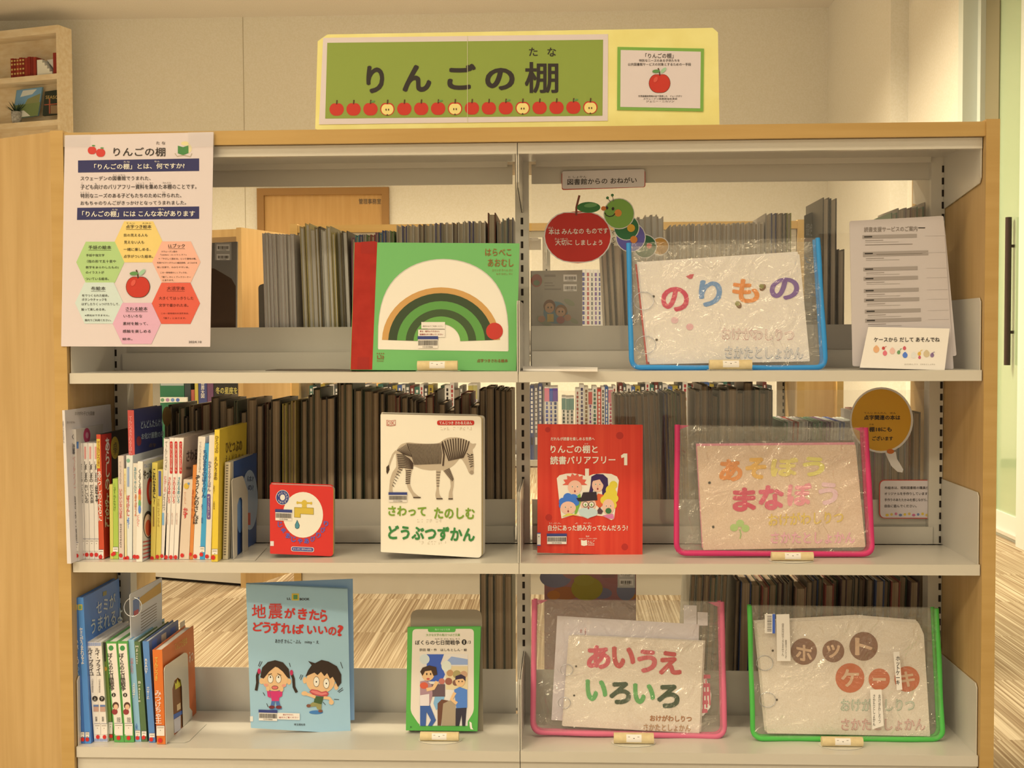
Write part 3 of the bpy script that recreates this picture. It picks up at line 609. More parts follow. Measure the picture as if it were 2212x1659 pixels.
def stand(label, v, cx, cy, w, h, Y, k, back=None, yb=None):
    r = h/2/v[2]*.00093; zt = ZT[k]+.0006; c = at(v[0]+cx/v[2], v[1]+cy/v[2], Y); hw = w/2/v[2]*.00093
    t = thing('book_stand', label, 'book stand', (c.x, Y, zt), 'book stands with a tan roll')
    n = 20; b = MB(); zc = zt+r+.0012
    vs = [(c.x+s*hw, Y+r*math.cos(6.2832*i/n), zc+r*math.sin(6.2832*i/n)) for s in (-1, 1) for i in range(n)]
    b.add(vs, [(i, (i+1) % n, n+(i+1) % n, n+i) for i in range(n)], ROLL, True); b.add(vs, [tuple(range(n-1, -1, -1)), tuple(range(n, 2*n))], ROLL)
    b.build('roll', t)
    b = MB(); R = r*1.03; m = 8; vs = [(c.x+s*hw*.38, Y-R*math.cos(-.5+1.5*i/m), zc+R*math.sin(-.5+1.5*i/m)) for s in (-1, 1) for i in range(m+1)]
    b.add(vs, [(i, i+1, m+2+i, m+1+i) for i in range(m)], WHITE, True)
    b.add([(c.x+dx*.0013, Y-R*1.01*math.cos(a), zc+R*1.01*math.sin(a)) for dx, a in ((-1, .2), (1, .2), (1, .32), (-1, .32))], [(0, 1, 2, 3)], INK)
    for dx in (-.012, .007): b.add([(c.x+dx+e, Y-R*1.01*math.cos(a), zc+R*1.01*math.sin(a)) for e, a in ((0, .45), (.004, .45), (.004, .55), (0, .55))], [(0, 1, 2, 3)], GREYI)
    b.build('paper_tag', t)
    b = MB(); vs = [(c.x+.045*math.cos(6.2832*i/24), Y+.01+.03*math.sin(6.2832*i/24), zt) for i in range(24)]; b.prism(vs[::-1], (0, 0, .0009), M((222, 206, 168), .3, 'cream_plastic')); b.build('base_plate', t)
    if back: back(t)
    return t
def pouch(label, v, pl, TL, TR, BR, BL, rad, w, mat, seed=1, tab=None):
    pl = Cr(pl.pl, v); t = thing('vinyl_pouch', label, 'pouch', cen([pl(*BL), pl(*BR)]), 'clear vinyl pouches')
    pth = [TL]; N = 7
    for p, a, c in ((BL, TL, BR), (BR, BL, TR)):
        la, lc = math.dist(a, p), math.dist(c, p); A = (p[0]+(a[0]-p[0])/la*rad, p[1]+(a[1]-p[1])/la*rad); C = (p[0]+(c[0]-p[0])/lc*rad, p[1]+(c[1]-p[1])/lc*rad)
        for j in range(N+1):
            q = j/N; pth.append(((1-q)**2*A[0]+2*q*(1-q)*p[0]+q*q*C[0], (1-q)**2*A[1]+2*q*(1-q)*p[1]+q*q*C[1]))
    pth.append(TR)
    full = []
    for a, c in zip(pth, pth[1:]):
        m = max(1, int(math.dist(a, c)/60)); full += [(a[0]+(c[0]-a[0])*j/m, a[1]+(c[1]-a[1])*j/m) for j in range(m)]
    full.append(TR)
    r = w/2/v[2]*.00093
    b = MB(); b.tube([pl(x, y, .002*math.sin(i*.7)) for i, (x, y) in enumerate(full)], r, mat, 12)
    b.tube([pl(x+(8 if i < len(full)/2 else -8), y-5, -.020) for i, (x, y) in enumerate(full)], r*.75, mat, 10)
    b.build('binding', t)
    if tab:
        b = MB()
        for (p, s) in ((TL, 1), (TR, -1)): b.poly(pl, [(p[0], p[1]), (p[0]+s*tab, p[1]+4), (p[0]+s*tab*.5, p[1]+tab*.28), (p[0]+s*8, p[1]+tab*.42)], mat, -4)
        b.build('corner_tab', t)
    n1, n2 = 34, 26
    def grid(lift, amp, sd):
        vs = []
        for j in range(n2+1):
            for i in range(n1+1):
                a, c = i/n1, j/n2
                x = (TL[0]*(1-a)+TR[0]*a)*(1-c)+(BL[0]*(1-a)+BR[0]*a)*c; y = (TL[1]*(1-a)+TR[1]*a)*(1-c)+(BL[1]*(1-a)+BR[1]*a)*c
                if c > .93: x += (1 if a < .5 else -1)*rad*.10*(c-.93)/.07
                e = min(a, 1-a, 1-c)*6; e = min(1, e)
                d = noise.noise(Vector((a*5+sd, c*4, sd)))*.6+noise.noise(Vector((a*13+c*9, c*11-a*6, sd+3)))*.4
                vs.append(pl(x, y, lift+amp*e*(d+.4)))
        return vs, [(j*(n1+1)+i, j*(n1+1)+i+1, (j+1)*(n1+1)+i+1, (j+1)*(n1+1)+i) for j in range(n2) for i in range(n1)]
    a, f = grid(.003, .008, seed); MB().add(a, f, VINYL, True).build('front_sheet', t)
    a, f = grid(-.028, .002, seed+9); MB().add(a, f, VINYLB, True).build('back_sheet', t)
    return t
def cloth_book(label, pl, pts, art, mat=None, th=.010, rings=(), holes=(), under=()):
    p = pl.back(.007); t = thing('cloth_book', label, 'book', cen([p(x, y) for x, y in pts]))
    b = MB(); b.slab(p, rq(pts, 8), .0035, mat or CLOTH); art(b, p)
    for x, y in holes: b.ell(p, x, y, 9, 9, M((110, 96, 76), .5, 'eyelet_ring'), 2); b.ell(p, x, y, 5, 5, DARK, 3)
    b.build('cover', t)
    for i, (off, c) in enumerate(under):
        q = p.back(.0036+.003*i); b = MB(); b.slab(q, [(x+off[0], y+off[1]) for x, y in pts], .0028, c); b.build('page', t)
    for x, y, rr in rings:
        b = MB(); b.tube([p(x+rr*math.cos(6.2832*i/24), y+rr*.9*math.sin(6.2832*i/24), .0018+.002*math.cos(6.2832*i/24)) for i in range(24)], .0007, M((200, 190, 170), .25, 'steel_ring', metal=1), 6, True); b.build('binder_ring', t)
    return t
def stand_book(label, pl, quad, th, cov, art, pg=PAGEW, r=0, spine='L', boards=.0022, name='picture_book'):
    """book standing face-out: front board with its print, spine, back board, pages"""
    t = thing(name, label, 'book', cen([pl(*p) for p in quad])); rr = rq(quad, r)
    b = MB(); b.slab(pl, rr, boards, cov); b.slab(pl, rr, boards, cov, -th+boards)
    i, j = (0, 3) if spine == 'L' else (1, 2); s = 3 if spine == 'L' else -3
    if not isinstance(r, (list, tuple)) or r[i] == 0: b.slab(pl, [quad[i], (quad[i][0]+s, quad[i][1]), (quad[j][0]+s, quad[j][1]), quad[j]], th-boards, cov, -boards*.5)
    art(b, pl); b.build('cover', t)
    cx = sum(p[0] for p in quad)/4; cy = sum(p[1] for p in quad)/4; sh = 7
    q = [(x+(sh if x < cx else -sh), y+(sh if y < cy else -sh)) for x, y in quad]
    MB().slab(pl, rq(q, r), th-2*boards-.0004, pg, -boards-.0002).build('pages', t)
    return t
REDDOT = M((206, 44, 36), .45, 'red_dot_sticker')
def sb(label, v, q, k, cov, Y=.03, depth=.2, art=None, side=None, sidecov=None, pg=PAGEW, dot=None, lab=None, name='book', group=None, z=None, dx=0):
    """book standing spine-out; q = top-left, top-right, bottom-right, bottom-left of the spine in the view"""
    z = ZT[k]+.0006 if z is None else z
    pl = cface(v, q[3][0], q[3][1], Y, 0, 0, z); P = [pl(*p) for p in q]
    for p in P[2:]: p.z = z
    P[0].z = P[1].z = (P[0].z+P[1].z)/2
    D = Vector((dx, depth, 0)); t = thing(name, label, 'book', cen(P)+D*.5, group)
    ex = (P[1]-P[0]).normalized(); w = (P[1]-P[0]).length; tb = min(.0022, w*.2)
    A, B, C_, E_ = P; e = ex*tb; b = MB(); sc = sidecov or cov
    def hx(a, bb, c, d, y0, y1, m):  # a top-left b top-right c bottom-right d bottom-left
        o0, o1 = D*(y0/depth), D*(y1/depth); b.hexa([d+o0, c+o0, c+o1, d+o1, a+o0, bb+o0, bb+o1, a+o1], m)
    hx(A, B, C_, E_, 0, .0022, cov); hx(A, A+e, E_+e, E_, .0022, depth, sc); hx(B-e, B, C_, C_-e, .0022, depth, sc)
    if art: art(b, pl)
    n = (P[1]-P[2]).cross(D.normalized()).normalized()
    if n.x < 0: n = -n
    sp = Cr(Pl(P[1]-pl.pl.dz, n, pl.pl.dz.z), v)
    if side: side(b, sp)
    b.build('cover', t)
    b = MB(); u = Vector((0, 0, .003)); o0, o1 = D*(.0024/depth), D*((depth-.004)/depth); e = ex*(tb+.0002)
    b.hexa([E_+e+o0+u*.3, C_-e+o0+u*.3, C_-e+o1+u*.3, E_+e+o1+u*.3, A+e+o0-u, B-e+o0-u, B-e+o1-u, A+e+o1-u], pg); b.build('pages', t)
    if dot or lab:
        b = MB()
        if lab: b.rect(pl, *lab, WHITE, 3); b.rect(pl, lab[0], lab[1], lab[2], lab[1]+3, M((60, 62, 96), .4, 'navy_line'), 4); b.rect(pl, lab[0]+6, lab[1]+16, lab[2]-6, lab[1]+20, GREYI, 4); b.rect(pl, (lab[0]+lab[2])/2-3, lab[1]+36, (lab[0]+lab[2])/2+3, lab[1]+42, GREYI, 4)
        if dot: b.ell(pl, dot[0], dot[1], dot[2], dot[2]*1.1, REDDOT, 5)
        b.build('spine_label', t)
    return t
def lay(label, v, pl, pts, mat, th=.0006, name='sticker', cat='sticker', art=None, r=0, kids=()):
    b = MB(); b.slab(pl, rq(pts, r), th, mat)
    if art: art(b, pl)
    o = b.build(name); tag(o, label, cat); return o
def apple(b, pl, cx, cy, r, L, mat, sx=1.04):
    pts = []
    for i in range(28):
        a = 2*math.pi*i/28; x, y = math.sin(a), -math.cos(a); k = 1-.16*math.exp(-(a if a < math.pi else 2*math.pi-a)**2*6)-.07*math.exp(-((a-math.pi)**2)*8)
        pts.append((cx+x*r*sx*k, cy+y*r*k))
    b.poly(pl, pts, mat, L)
GRN = M((140, 152, 60), .45, 'leaf_green_paper')
APR = M((196, 52, 36), .45, 'apple_red_print')
LGR = M((96, 140, 72), .45, 'leaf_print'); STEM = M((84, 50, 30), .5, 'stem_print')
def big_apple(b, pl, cx, cy, r, L):
    """plain apple with two leaves"""
    apple(b, pl, cx, cy, r*1.04, L, STEM); apple(b, pl, cx, cy, r, L+1, APR)
    b.line(pl, [(cx+r*.02, cy-r*.75), (cx-r*.02, cy-r*1.15), (cx-r*.15, cy-r*1.5)], r*.12, STEM, L+2)
    b.ell(pl, cx-r*.35, cy-r*1.18, r*.38, r*.17, LGR, L+3, rot=-.05); b.ell(pl, cx+r*.38, cy-r*1.28, r*.36, r*.17, M((160, 190, 140), .45, 'pale_leaf_print'), L+3, rot=-.75)
    b.ell(pl, cx-r*.4, cy-r*.35, r*.18, r*.3, M((216, 84, 62), .45, 'apple_shine_print'), L+3, rot=.5)

# ================================================================ top of the bookcase: sign
pl = cface(VS, 1000, 596, .035, 0, 2, TOP+.0005)
sg = thing('sign_board', 'yellow wrapped sign board with green title sheet, standing on top of the bookcase', 'sign', cen([pl(120, 600), pl(2000, 585)]))
YEL = tex_mat('yellow_wrapping_paper', (232, 212, 118), (240, 222, 132), nscale=12, rough=.35)
b = MB(); b.slab(pl, [(148, 140), (1990, 108), (2015, 130), (2022, 572), (1998, 586), (120, 606), (90, 590), (102, 172)], .06, YEL); b.build('board', sg)
b = MB(); b.slab(Cr(Pl(pl.pl.p+pl.n*.0012, pl.n, pl.pl.dz.z), VS), [(128, 156), (1490, 138), (1488, 552), (108, 570)], .001, PAPER)
q = pl.back(-.0013)
b.poly(q, [(148, 180), (1466, 165), (1463, 528), (138, 542)], GRN, 1)
for ch, a, c, d, e in (('り', 335, 290, 420, 422), ('ん', 508, 285, 645, 415), ('ご', 722, 280, 858, 405), ('の', 903, 300, 1043, 407), ('棚', 1092, 272, 1252, 420)): b.text(q, ch, a, c, d, e, INK, 3, .042 if ch != '棚' else .024)
b.text(q, 'た', 1112, 203, 1153, 243, INK, 3, .015); b.text(q, 'な', 1200, 203, 1241, 245, INK, 3, .015)
for i in range(16):
    cx = 193+(1405-193)*i/15; cy = 498-(498-488)*i/15; half = i % 4 == 3
    apple(b, q, cx, cy, 33, 2, APR); b.line(q, [(cx, cy-24), (cx+2, cy-44)], 6, STEM, 4)
    if half:
        apple(b, q, cx, cy+2, 28, 3, M((236, 208, 116), .45, 'apple_flesh_print'))
        for s in (-1, 1): b.ell(q, cx+s*6, cy+4, 3, 5, STEM, 5, 10)
        b.poly(q, [(cx-6, cy+32), (cx, cy+24), (cx+6, cy+32)], STEM, 5)
    elif i % 4 == 2: b.ell(q, cx+12, cy-36, 11, 4, LGR, 4, 12, rot=-.3)
b.rect(q, 817, 146, 819, 562, M((214, 200, 150), .4, 'paper_joint'), 4)
b.build('title_sheet', sg)
b = MB(); b.slab(pl.back(-.002), [(1535, 199), (1948, 207), (1945, 507), (1533, 500)], .0018, M((126, 166, 66), .4, 'card_green')); q = pl.back(-.0021)
b.poly(q, [(1550, 214), (1933, 222), (1930, 493), (1548, 486)], PAPER, 1)
b.text(q, '「りんごの棚」', 1668, 230, 1802, 254, INK, 3, .01); b.text(q, '特別なニーズのある子供たちを', 1638, 258, 1832, 271, INK, 3, .01); b.text(q, '公共図書館サービスの対象とするための一手段', 1584, 276, 1886, 290, INK, 3, .01)
b.text(q, '世界図書館情報大会で発表した　イェーテボリ', 1634, 430, 1842, 440, INK, 3, .01); b.text(q, 'スウェーデン図書館協会承認', 1658, 443, 1820, 452, INK, 3, .01); b.text(q, 'ジェニー・ニルソン', 1672, 455, 1806, 464, INK, 3, .01)
big_apple(b, q, 1736, 373, 48, 2); b.build('info_card', sg)

# ================================================================ poster hung on the left
pl = cface(VP, 600, 1490, -.008, 0, 0)
po = thing('poster', 'laminated white apple shelf poster hanging over the left end of the bookcase', 'poster', cen([pl(100, 1497), pl(1108, 1500)]))
NAVY = M((52, 50, 84), .4, 'navy_band_ink')
b = MB(); b.slab(pl, rq([(125, 70), (1130, 48), (1108, 1500), (100, 1497)], 6), .0012, PAPER)
for cx, cy, r in ((310, 172, 28), (368, 188, 30)): apple(b, pl, cx, cy, r, 2, M((206, 62, 50), .4)); b.ell(b and pl, cx+10, cy-32, 12, 5, LGR, 3, 10)
b.poly(pl, [(890, 140), (925, 150), (962, 138), (962, 190), (925, 204), (890, 192)], M((76, 130, 66), .4), 2)
b.ell(pl, 938, 125, 26, 14, M((226, 206, 140), .4), 1); b.ell(pl, 962, 160, 22, 30, M((226, 206, 150), .4), 1); b.line(pl, [(870, 192), (885, 212), (930, 205), (975, 214), (985, 192)], 5, M((180, 160, 120), .4), 2)
b.text(pl, 'りんごの棚', 455, 152, 806, 212, INK, 3, .012); b.text(pl, 'た な', 744, 112, 806, 132, INK, 3, .01)
b.poly(pl, [(215, 240), (1034, 226), (1034, 311), (215, 322)], NAVY, 1); b.text(pl, '「りんごの棚」とは、何ですか?', 325, 264, 936, 302, WINK, 3, .018, sl=-.012); b.text(pl, 'たな', 524, 244, 566, 255, WINK, 3); b.text(pl, 'なん', 732, 241, 768, 252, WINK, 3)
for t, x0, y0, x1, y1 in (('スウェーデンの図書館でうまれた、', 232, 347, 706, 376), ('子ども向けのバリアフリー資料を集めた本棚のことです。', 232, 403, 1016, 436), ('特別なニーズのある子どもたちのために作られた、', 232, 463, 914, 494), ('おもちゃのりんごがきっかけとなってうまれました。', 232, 514, 946, 542)): b.text(pl, t, x0, y0, x1, y1, INK, 3, .012, sl=-.004)
for t, x0, y0, x1 in (('としょかん', 452, 334, 536), ('こ', 238, 390, 248), ('む', 330, 392, 342), ('しりょう', 608, 389, 660), ('あつ', 700, 388, 724), ('ほんだな', 788, 386, 844), ('とくべつ', 232, 451, 290), ('つく', 782, 449, 806)): b.text(pl, t, x0, y0, x1, y0+10, INK, 3)
b.poly(pl, [(210, 560), (1034, 551), (1034, 635), (208, 642)], NAVY, 1); b.text(pl, '「りんごの棚」には こんな本があります', 244, 582, 1006, 622, WINK, 3, .018, sl=-.004); b.text(pl, 'たな', 446, 567, 484, 578, WINK, 3); b.text(pl, 'ほん', 760, 564, 798, 575, WINK, 3)
def hexa(cx, cy, c, title, lines, dark=INK):
    m = M(c, .4); b.poly(pl, [(cx-163, cy), (cx-98, cy-139), (cx+98, cy-139), (cx+163, cy), (cx+98, cy+139), (cx-98, cy+139)], m, 1)
    t, x0, y0, x1, y1 = title; b.text(pl, t, x0, y0, x1, y1, dark, 3, .012); b.rect(pl, x0, y1+5, x1, y1+7, dark, 3)
    for t, x0, y0, x1, y1 in lines: b.text(pl, t, x0, y0, x1, y1, dark, 3, .008)
hexa(625, 790, (234, 198, 108), ('点字つき絵本', 540, 675, 712, 700), (('目の見える人も', 526, 735, 686, 756), ('見えない人も', 526, 782, 662, 804), ('一緒に楽しめる、', 524, 830, 706, 852), ('点字がついた絵本。', 524, 878, 722, 900), ('てんじ　　えほん', 540, 660, 712, 668)))
hexa(366, 928, (174, 198, 118), ('手話の絵本', 286, 815, 440, 840), (('手話や指文字', 270, 872, 394, 890), ('（指の形で五十音や', 276, 912, 472, 932), ('数字をあらわしたもの)', 268, 954, 490, 974), ('のイラストが', 268, 988, 392, 1006), ('ついている絵本。', 266, 1030, 424, 1050)))
hexa(880, 926, (236, 172, 136), ('LLブック', 826, 804, 938, 830), (('スウェーデン語の', 778, 850, 886, 862), ('「Lättläst」(レットレスト)', 772, 872, 948, 884), ('＝「やさしく読める」という意味の略。', 760, 898, 1016, 911), ('写真やピクトグラムに補足説明、よくわかる', 750, 926, 1020, 938), ('短い文章で、わかりやすい本。', 750, 956, 966, 968), ('この一部地域のＬＬブックは、', 772, 992, 954, 1004), ('「棚７」のＬＬブックコーナー', 782, 1022, 978, 1034), ('にあります。', 788, 1044, 864, 1056)))
hexa(358, 1204, (206, 212, 204), ('布絵本', 304, 1092, 402, 1118), (('布でつくられた絵本。', 242, 1144, 424, 1162), ('ボタンやチャックを', 242, 1172, 410, 1190), ('はずしたりくっつけたりして、', 240, 1202, 496, 1220), ('触って楽しめる本。', 238, 1238, 402, 1256), ('※貸出はできません。', 262, 1280, 428, 1294), ('館内でご利用ください。', 262, 1312, 440, 1328)))
hexa(877, 1206, (222, 92, 66), ('大活字本', 816, 1092, 938, 1118), (('大きくてはっきりした', 762, 1160, 996, 1182), ('文字で書かれた本。', 762, 1208, 962, 1230), ('この一部地域の大活字本は、', 778, 1268, 966, 1280), ('「棚７」にあります。', 794, 1300, 946, 1312)), M((110, 42, 30), .5, 'dark_red_ink'))
hexa(613, 1342, (222, 166, 170), ('さわる絵本', 538, 1230, 686, 1256), (('いろいろな', 524, 1282, 650, 1302), ('素材を触って、', 520, 1332, 688, 1354), ('感触を楽しめる', 518, 1384, 708, 1406), ('絵本。', 516, 1438, 584, 1456)))
big_apple(b, pl, 621, 1094, 76, 2); b.text(pl, '2024.10', 964, 1460, 1050, 1474, INK, 3, .012)
b.build('sheet', po)
TAPE = film('clear_tape', .12, (226, 214, 190), .05, .1, 0)
for x0, y0, x1, y1 in ((118, 66, 300, 150), (960, 47, 1138, 150)):
    b = MB(); b.poly(pl, [(x0, y0), (x1, y0-3), (x1, y1), (x0, y1)], TAPE, 6); b.build('tape_strip', po)

# ================================================================ upper shelf, left bay: green touch book
pl = cface(VK, 1500, 1350, .05, 2, 7, Z1+.0012)
KG = M((114, 176, 92), .4, 'cover_green'); KR = tex_mat('red_book_cloth', (162, 32, 20), (174, 40, 26), nscale=40, rough=.7)
def art(b, p):
    b.poly(p, [(1002, 500), (1152, 497), (1118, 1345), (975, 1345)], KR, 1)
    b.poly(p, [(1048, 497), (1140, 492), (1136, 575), (1044, 575)], M((160, 32, 22), .6), 2); b.poly(p, [(1022, 1262), (1098, 1262), (1094, 1345), (1018, 1345)], M((160, 32, 22), .6), 2)
    arch = [(1155, 1205)]+[(1590+435*-math.cos(math.radians(a)), 1205-595*math.sin(math.radians(a))**.62) for a in range(6, 175, 6)]+[(2024, 1218)]
    b.poly(p, arch, M((206, 190, 160), .3), 1)
    arch2 = [(x+(4 if x < 1590 else -4), y+6) for x, y in arch]
    b.poly(p, arch2, M((240, 222, 190), .25, 'cream_window_card', coat=.6), 2)
    # plain green hill shapes stand in for the printed picture
    def bow(cx, cy, r0, r1, m, L, a0=182, a1=358, sq=.92):
        o = [(cx+r1*math.cos(math.radians(a0+(a1-a0)*i/24)), cy+r1*sq*math.sin(math.radians(a0+(a1-a0)*i/24))) for i in range(25)]
        n = [(cx+r0*math.cos(math.radians(a1-(a1-a0)*i/24)), cy+r0*sq*math.sin(math.radians(a1-(a1-a0)*i/24))) for i in range(25)]
        for i in range(24): b.poly(p, [o[i], o[i+1], n[23-i], n[24-i]], m, L)
    bow(1555, 1150, 240, 262, M((212, 160, 84), .4, coat=.5), 3)
    for r0, r1, c, L in ((348, 392, (206, 150, 76), 3), (290, 350, (52, 66, 34), 4), (232, 292, (92, 146, 60), 4), (180, 234, (60, 78, 38), 4), (128, 182, (104, 158, 66), 4)): bow(1575, 1160, r0, r1, M(c, .25, coat=.6), L)
    b.ell(p, 1930, 1090, 56, 56, M((196, 48, 34), .3, coat=.6), 4)
    b.text(p, 'はらべこ', 1868, 542, 2042, 590, M((150, 88, 40), .4), 3, .012); b.text(p, 'あおむし', 1886, 610, 2056, 662, M((150, 88, 40), .4), 3, .012)
    b.text(p, 'エリック カール さく', 1914, 678, 2050, 694, M((150, 88, 40), .4), 3); b.text(p, 'もり ひさし やく', 1942, 704, 2050, 718, M((150, 88, 40), .4), 3)
    b.text(p, '点字つきさわる絵本', 1814, 1274, 2018, 1298, M((140, 70, 36), .4), 3, .02)
    br = M((140, 84, 40), .4)
    for x in (1152, 1166, 1180, 1194): b.ell(p, x, 1238, 4, 4, br, 3, 8)
    b.line(p, [(1154, 1250), (1154, 1272), (1172, 1272)], 6, br, 3); b.line(p, [(1168, 1250), (1178, 1250), (1178, 1276)], 5, br, 3); b.line(p, [(1190, 1278), (1190, 1252)], 6, br, 3); b.line(p, [(1190, 1260), (1198, 1262)], 4, br, 4)
    b.text(p, 'Dommy', 1150, 1281, 1194, 1296, br, 3)
gb = stand_book('green landscape board book with red cloth spine and arched window, upper shelf', pl, [(1000, 500), (2096, 507), (2074, 1352), (972, 1347)], .03, KG, art)
b = MB(); b.rect(pl, 1445, 1030, 1602, 1074, WHITE, 7); b.text(pl, '館内のみでご利用ください', 1455, 1052, 1590, 1064, GREYI, 8); b.rect(pl, 1424, 1078, 1602, 1130, WHITE, 7); b.rect(pl, 1424, 1078, 1602, 1080, GREYI, 8)
b.text(pl, '貸出・複写はできません', 1434, 1086, 1566, 1098, M((150, 50, 40), .4), 8, .02); b.text(pl, '図書館の中で読んでください', 1434, 1106, 1590, 1118, M((150, 50, 40), .4), 8, .02); b.barcode(pl, 1422, 1132, 1554, 1204, 7); b.build('barcode_label', gb)
stand('tan roll book stand holding the green landscape board book', VK, 1552, 1318, 265, 66, .025, 1)
lay('dark leaflets lying flat on the upper shelf left of the green book', VK, Cr(Pl((0, 0, Z1+.001), (0, 0, 1)), VK), [(410, 1352), (1010, 1356), (1010, 1346), (760, 1338), (620, 1330), (560, 1334)], M((84, 66, 48), .4), .0012, 'leaflet', 'leaflet')
lay('small green and white leaflet on the dark leaflets of the upper shelf', VK, Cr(Pl((0, 0, Z1+.0022), (0, 0, 1)), VK), [(545, 1333), (690, 1338), (700, 1326), (600, 1322)], M((150, 160, 100), .4), .0012, 'leaflet', 'leaflet')

# ================================================================ upper shelf, right bay
pa = Cr(Pl((0, .2555, 0), (0, -1, 0)), VB)
def art(b, p):
    b.rrect(p, 352, 92, 898, 210, 14, M((222, 204, 178), .4), 1, -.026)
    b.text(p, '図書館からの おねがい', 386, 144, 846, 184, INK, 3, .012, sl=-.028); b.text(p, 'と しょかん', 392, 124, 512, 138, INK, 3, sl=-.02)
lay('white sticker with red border asking library users, on the clear panel above the apple', VB, pa, [(347, 100), (902, 84), (904, 198), (349, 217)], M((190, 70, 52), .4), .0006, art=art, r=16)
RW = M((230, 214, 186), .4, 'sticker_white_rim')
def art(b, p):
    apple(b, p, 455, 524, 188, 1, RW, 1.2); apple(b, p, 455, 524, 181, 2, M((196, 44, 34), .4), 1.2)
    b.line(p, [(445, 385), (446, 330), (466, 252)], 14, M((124, 62, 44), .4), 3); b.ell(p, 527, 332, 78, 36, M((60, 116, 54), .4), 4); b.ell(p, 540, 318, 44, 14, M((110, 156, 84), .4), 5, rot=-.1)
    b.text(p, '本は みんなの ものです', 262, 474, 656, 514, WINK, 4, .02, sl=-.02); b.text(p, 'ほん', 258, 460, 296, 474, WINK, 4); b.text(p, 'たいせつ', 302, 534, 388, 550, WINK, 4); b.text(p, '大切に しましょう', 306, 546, 618, 584, WINK, 4, .02)
ap = [(455+186*1.2*math.sin(6.2832*i/30), 524-186*math.cos(6.2832*i/30)) for i in range(30)]
lay('big red apple sticker with white lettering on the clear panel, upper shelf', VB, pa, [(455+(x-455)*.93, 530+(y-524)*.93) for x, y in ap], M((196, 44, 34), .4), .0005, art=art)
def art(b, p):
    segs = [(1000, 590, 55, (196, 140, 60)), (900, 590, 74, (50, 96, 56)), (806, 530, 94, (104, 92, 150)), (778, 466, 80, (50, 110, 58)), (728, 374, 98, (128, 166, 66))]
    for i, (x, y, r, c) in enumerate(segs): b.ell(p, x, y, r+6, r+6, RW, 2*i+1); b.ell(p, x, y, r, r, M(c, .4), 2*i+2)
    for x, y, r, c in ((808, 470, 26, (230, 170, 50)), (826, 546, 24, (216, 130, 50)), (928, 588, 18, (206, 90, 70))): b.ell(p, x, y, r, r, M(c, .4), 13)
    for x, y in ((648, 336), (688, 342)): b.ell(p, x, y, 9, 11, INK, 13, 12)
    b.ell(p, 626, 340, 17, 15, M((216, 120, 50), .4), 13); b.ell(p, 722, 370, 24, 24, M((226, 140, 56), .4), 13)
    b.line(p, [(634, 368), (644, 386), (664, 394), (686, 390), (702, 374)], 6, INK, 14)
    for x0, y0, x1, y1 in ((652, 270, 672, 298), (684, 252, 692, 294)): b.line(p, [(x0, y0), (x1, y1)], 5, GREYI, 12); b.ell(p, x0, y0, 10, 10, M((70, 120, 64), .4), 13, 12)
    for y in (500, 540, 570): b.line(p, [(700, y-10), (684, y), (694, y+12)], 4, INK, 13)
lay('round segmented smiling caterpillar sticker right of the red apple sticker', VB, pa, [(690, 300), (770, 300), (820, 420), (900, 520), (940, 600), (880, 620), (780, 580), (710, 460), (660, 400)], M((104, 140, 70), .4), .0004, art=art)
# blue pouch
BLUE = M((54, 142, 196), .45, 'blue_binding_tape')
pl = cface(VB, 1400, 1402, .06, 1, 9, Z1+.0008)
pouch('clear vinyl pouch with blue binding holding the vehicle cloth book, upper shelf', VB, pl, (792, 566), (2046, 532), (2100, 1390), (812, 1390), 70, 34, BLUE, 3)
def art(b, p):
    for ch, x0, y0, x1, y1, c, sl in (('の', 1008, 850, 1192, 1014, (206, 60, 84), .05), ('り', 1258, 812, 1412, 990, (112, 146, 172), -.05), ('も', 1480, 802, 1660, 962, (228, 136, 60), 0), ('の', 1728, 796, 1924, 944, (122, 86, 136), -.03)): b.text(p, ch, x0, y0, x1, y1, M(c, .9), 3, .04, sl=sl)
    b.poly(p, [(1172, 786), (1200, 772), (1226, 770), (1214, 800), (1196, 802)], M((206, 90, 90), .9), 3)
    for x, y, c in ((1098, 1076, (228, 180, 164)), (1198, 1120, (228, 170, 156))): b.ell(p, x, y, 24, 22, M(c, .9), 3)
    for x, y, r in ((1682, 860, 0), (1522, 974, 1)): b.ell(p, x, y, 18, 26, M((126, 88, 54), .9), 3, rot=.7 if r == 0 else -.5); b.ell(p, x-8, y-8, 16, 16, M((140, 132, 66), .9), 4)
    b.text(p, 'おけがわしりつ', 1410, 1124, 1890, 1206, M((226, 168, 152), .9), 3, .03, sl=.02); b.text(p, 'おけがわしりつ', 1412, 1128, 1888, 1202, CLOTHW, 5, .0, sl=.02)
    b.text(p, 'さかたとしょかん', 1430, 1250, 1950, 1330, M((156, 168, 170), .9), 3, .03, sl=.01); b.text(p, 'さかたとしょかん', 1432, 1254, 1948, 1326, CLOTHW, 5, .0, sl=.01)
cloth_book('white felt vehicle book with coloured letters inside the blue pouch', pl, [(858, 706), (1926, 636), (1996, 1348), (932, 1368)], art, CLOTHW, rings=((892, 948, 66), (905, 1240, 66)), holes=((958, 918), (978, 1206)), under=(((-12, -16), CLOTHW), ((-22, -2), tex_mat('red_felt', (190, 70, 60), (206, 84, 70), nscale=90, rough=.9))))
stand('tan roll book stand holding the blue vinyl pouch', VB, 1468, 1372, 275, 64, .03, 1)
# white leaflet edge at the middle post
lay('thin white papers lying on the upper shelf by the middle post', VB, Cr(Pl((0, 0, Z1+.0045), (0, 0, 1)), VB), [(85, 1385), (130, 1382), (586, 1392), (586, 1408), (90, 1404)], WHITE, .004, 'paper_stack', 'papers')
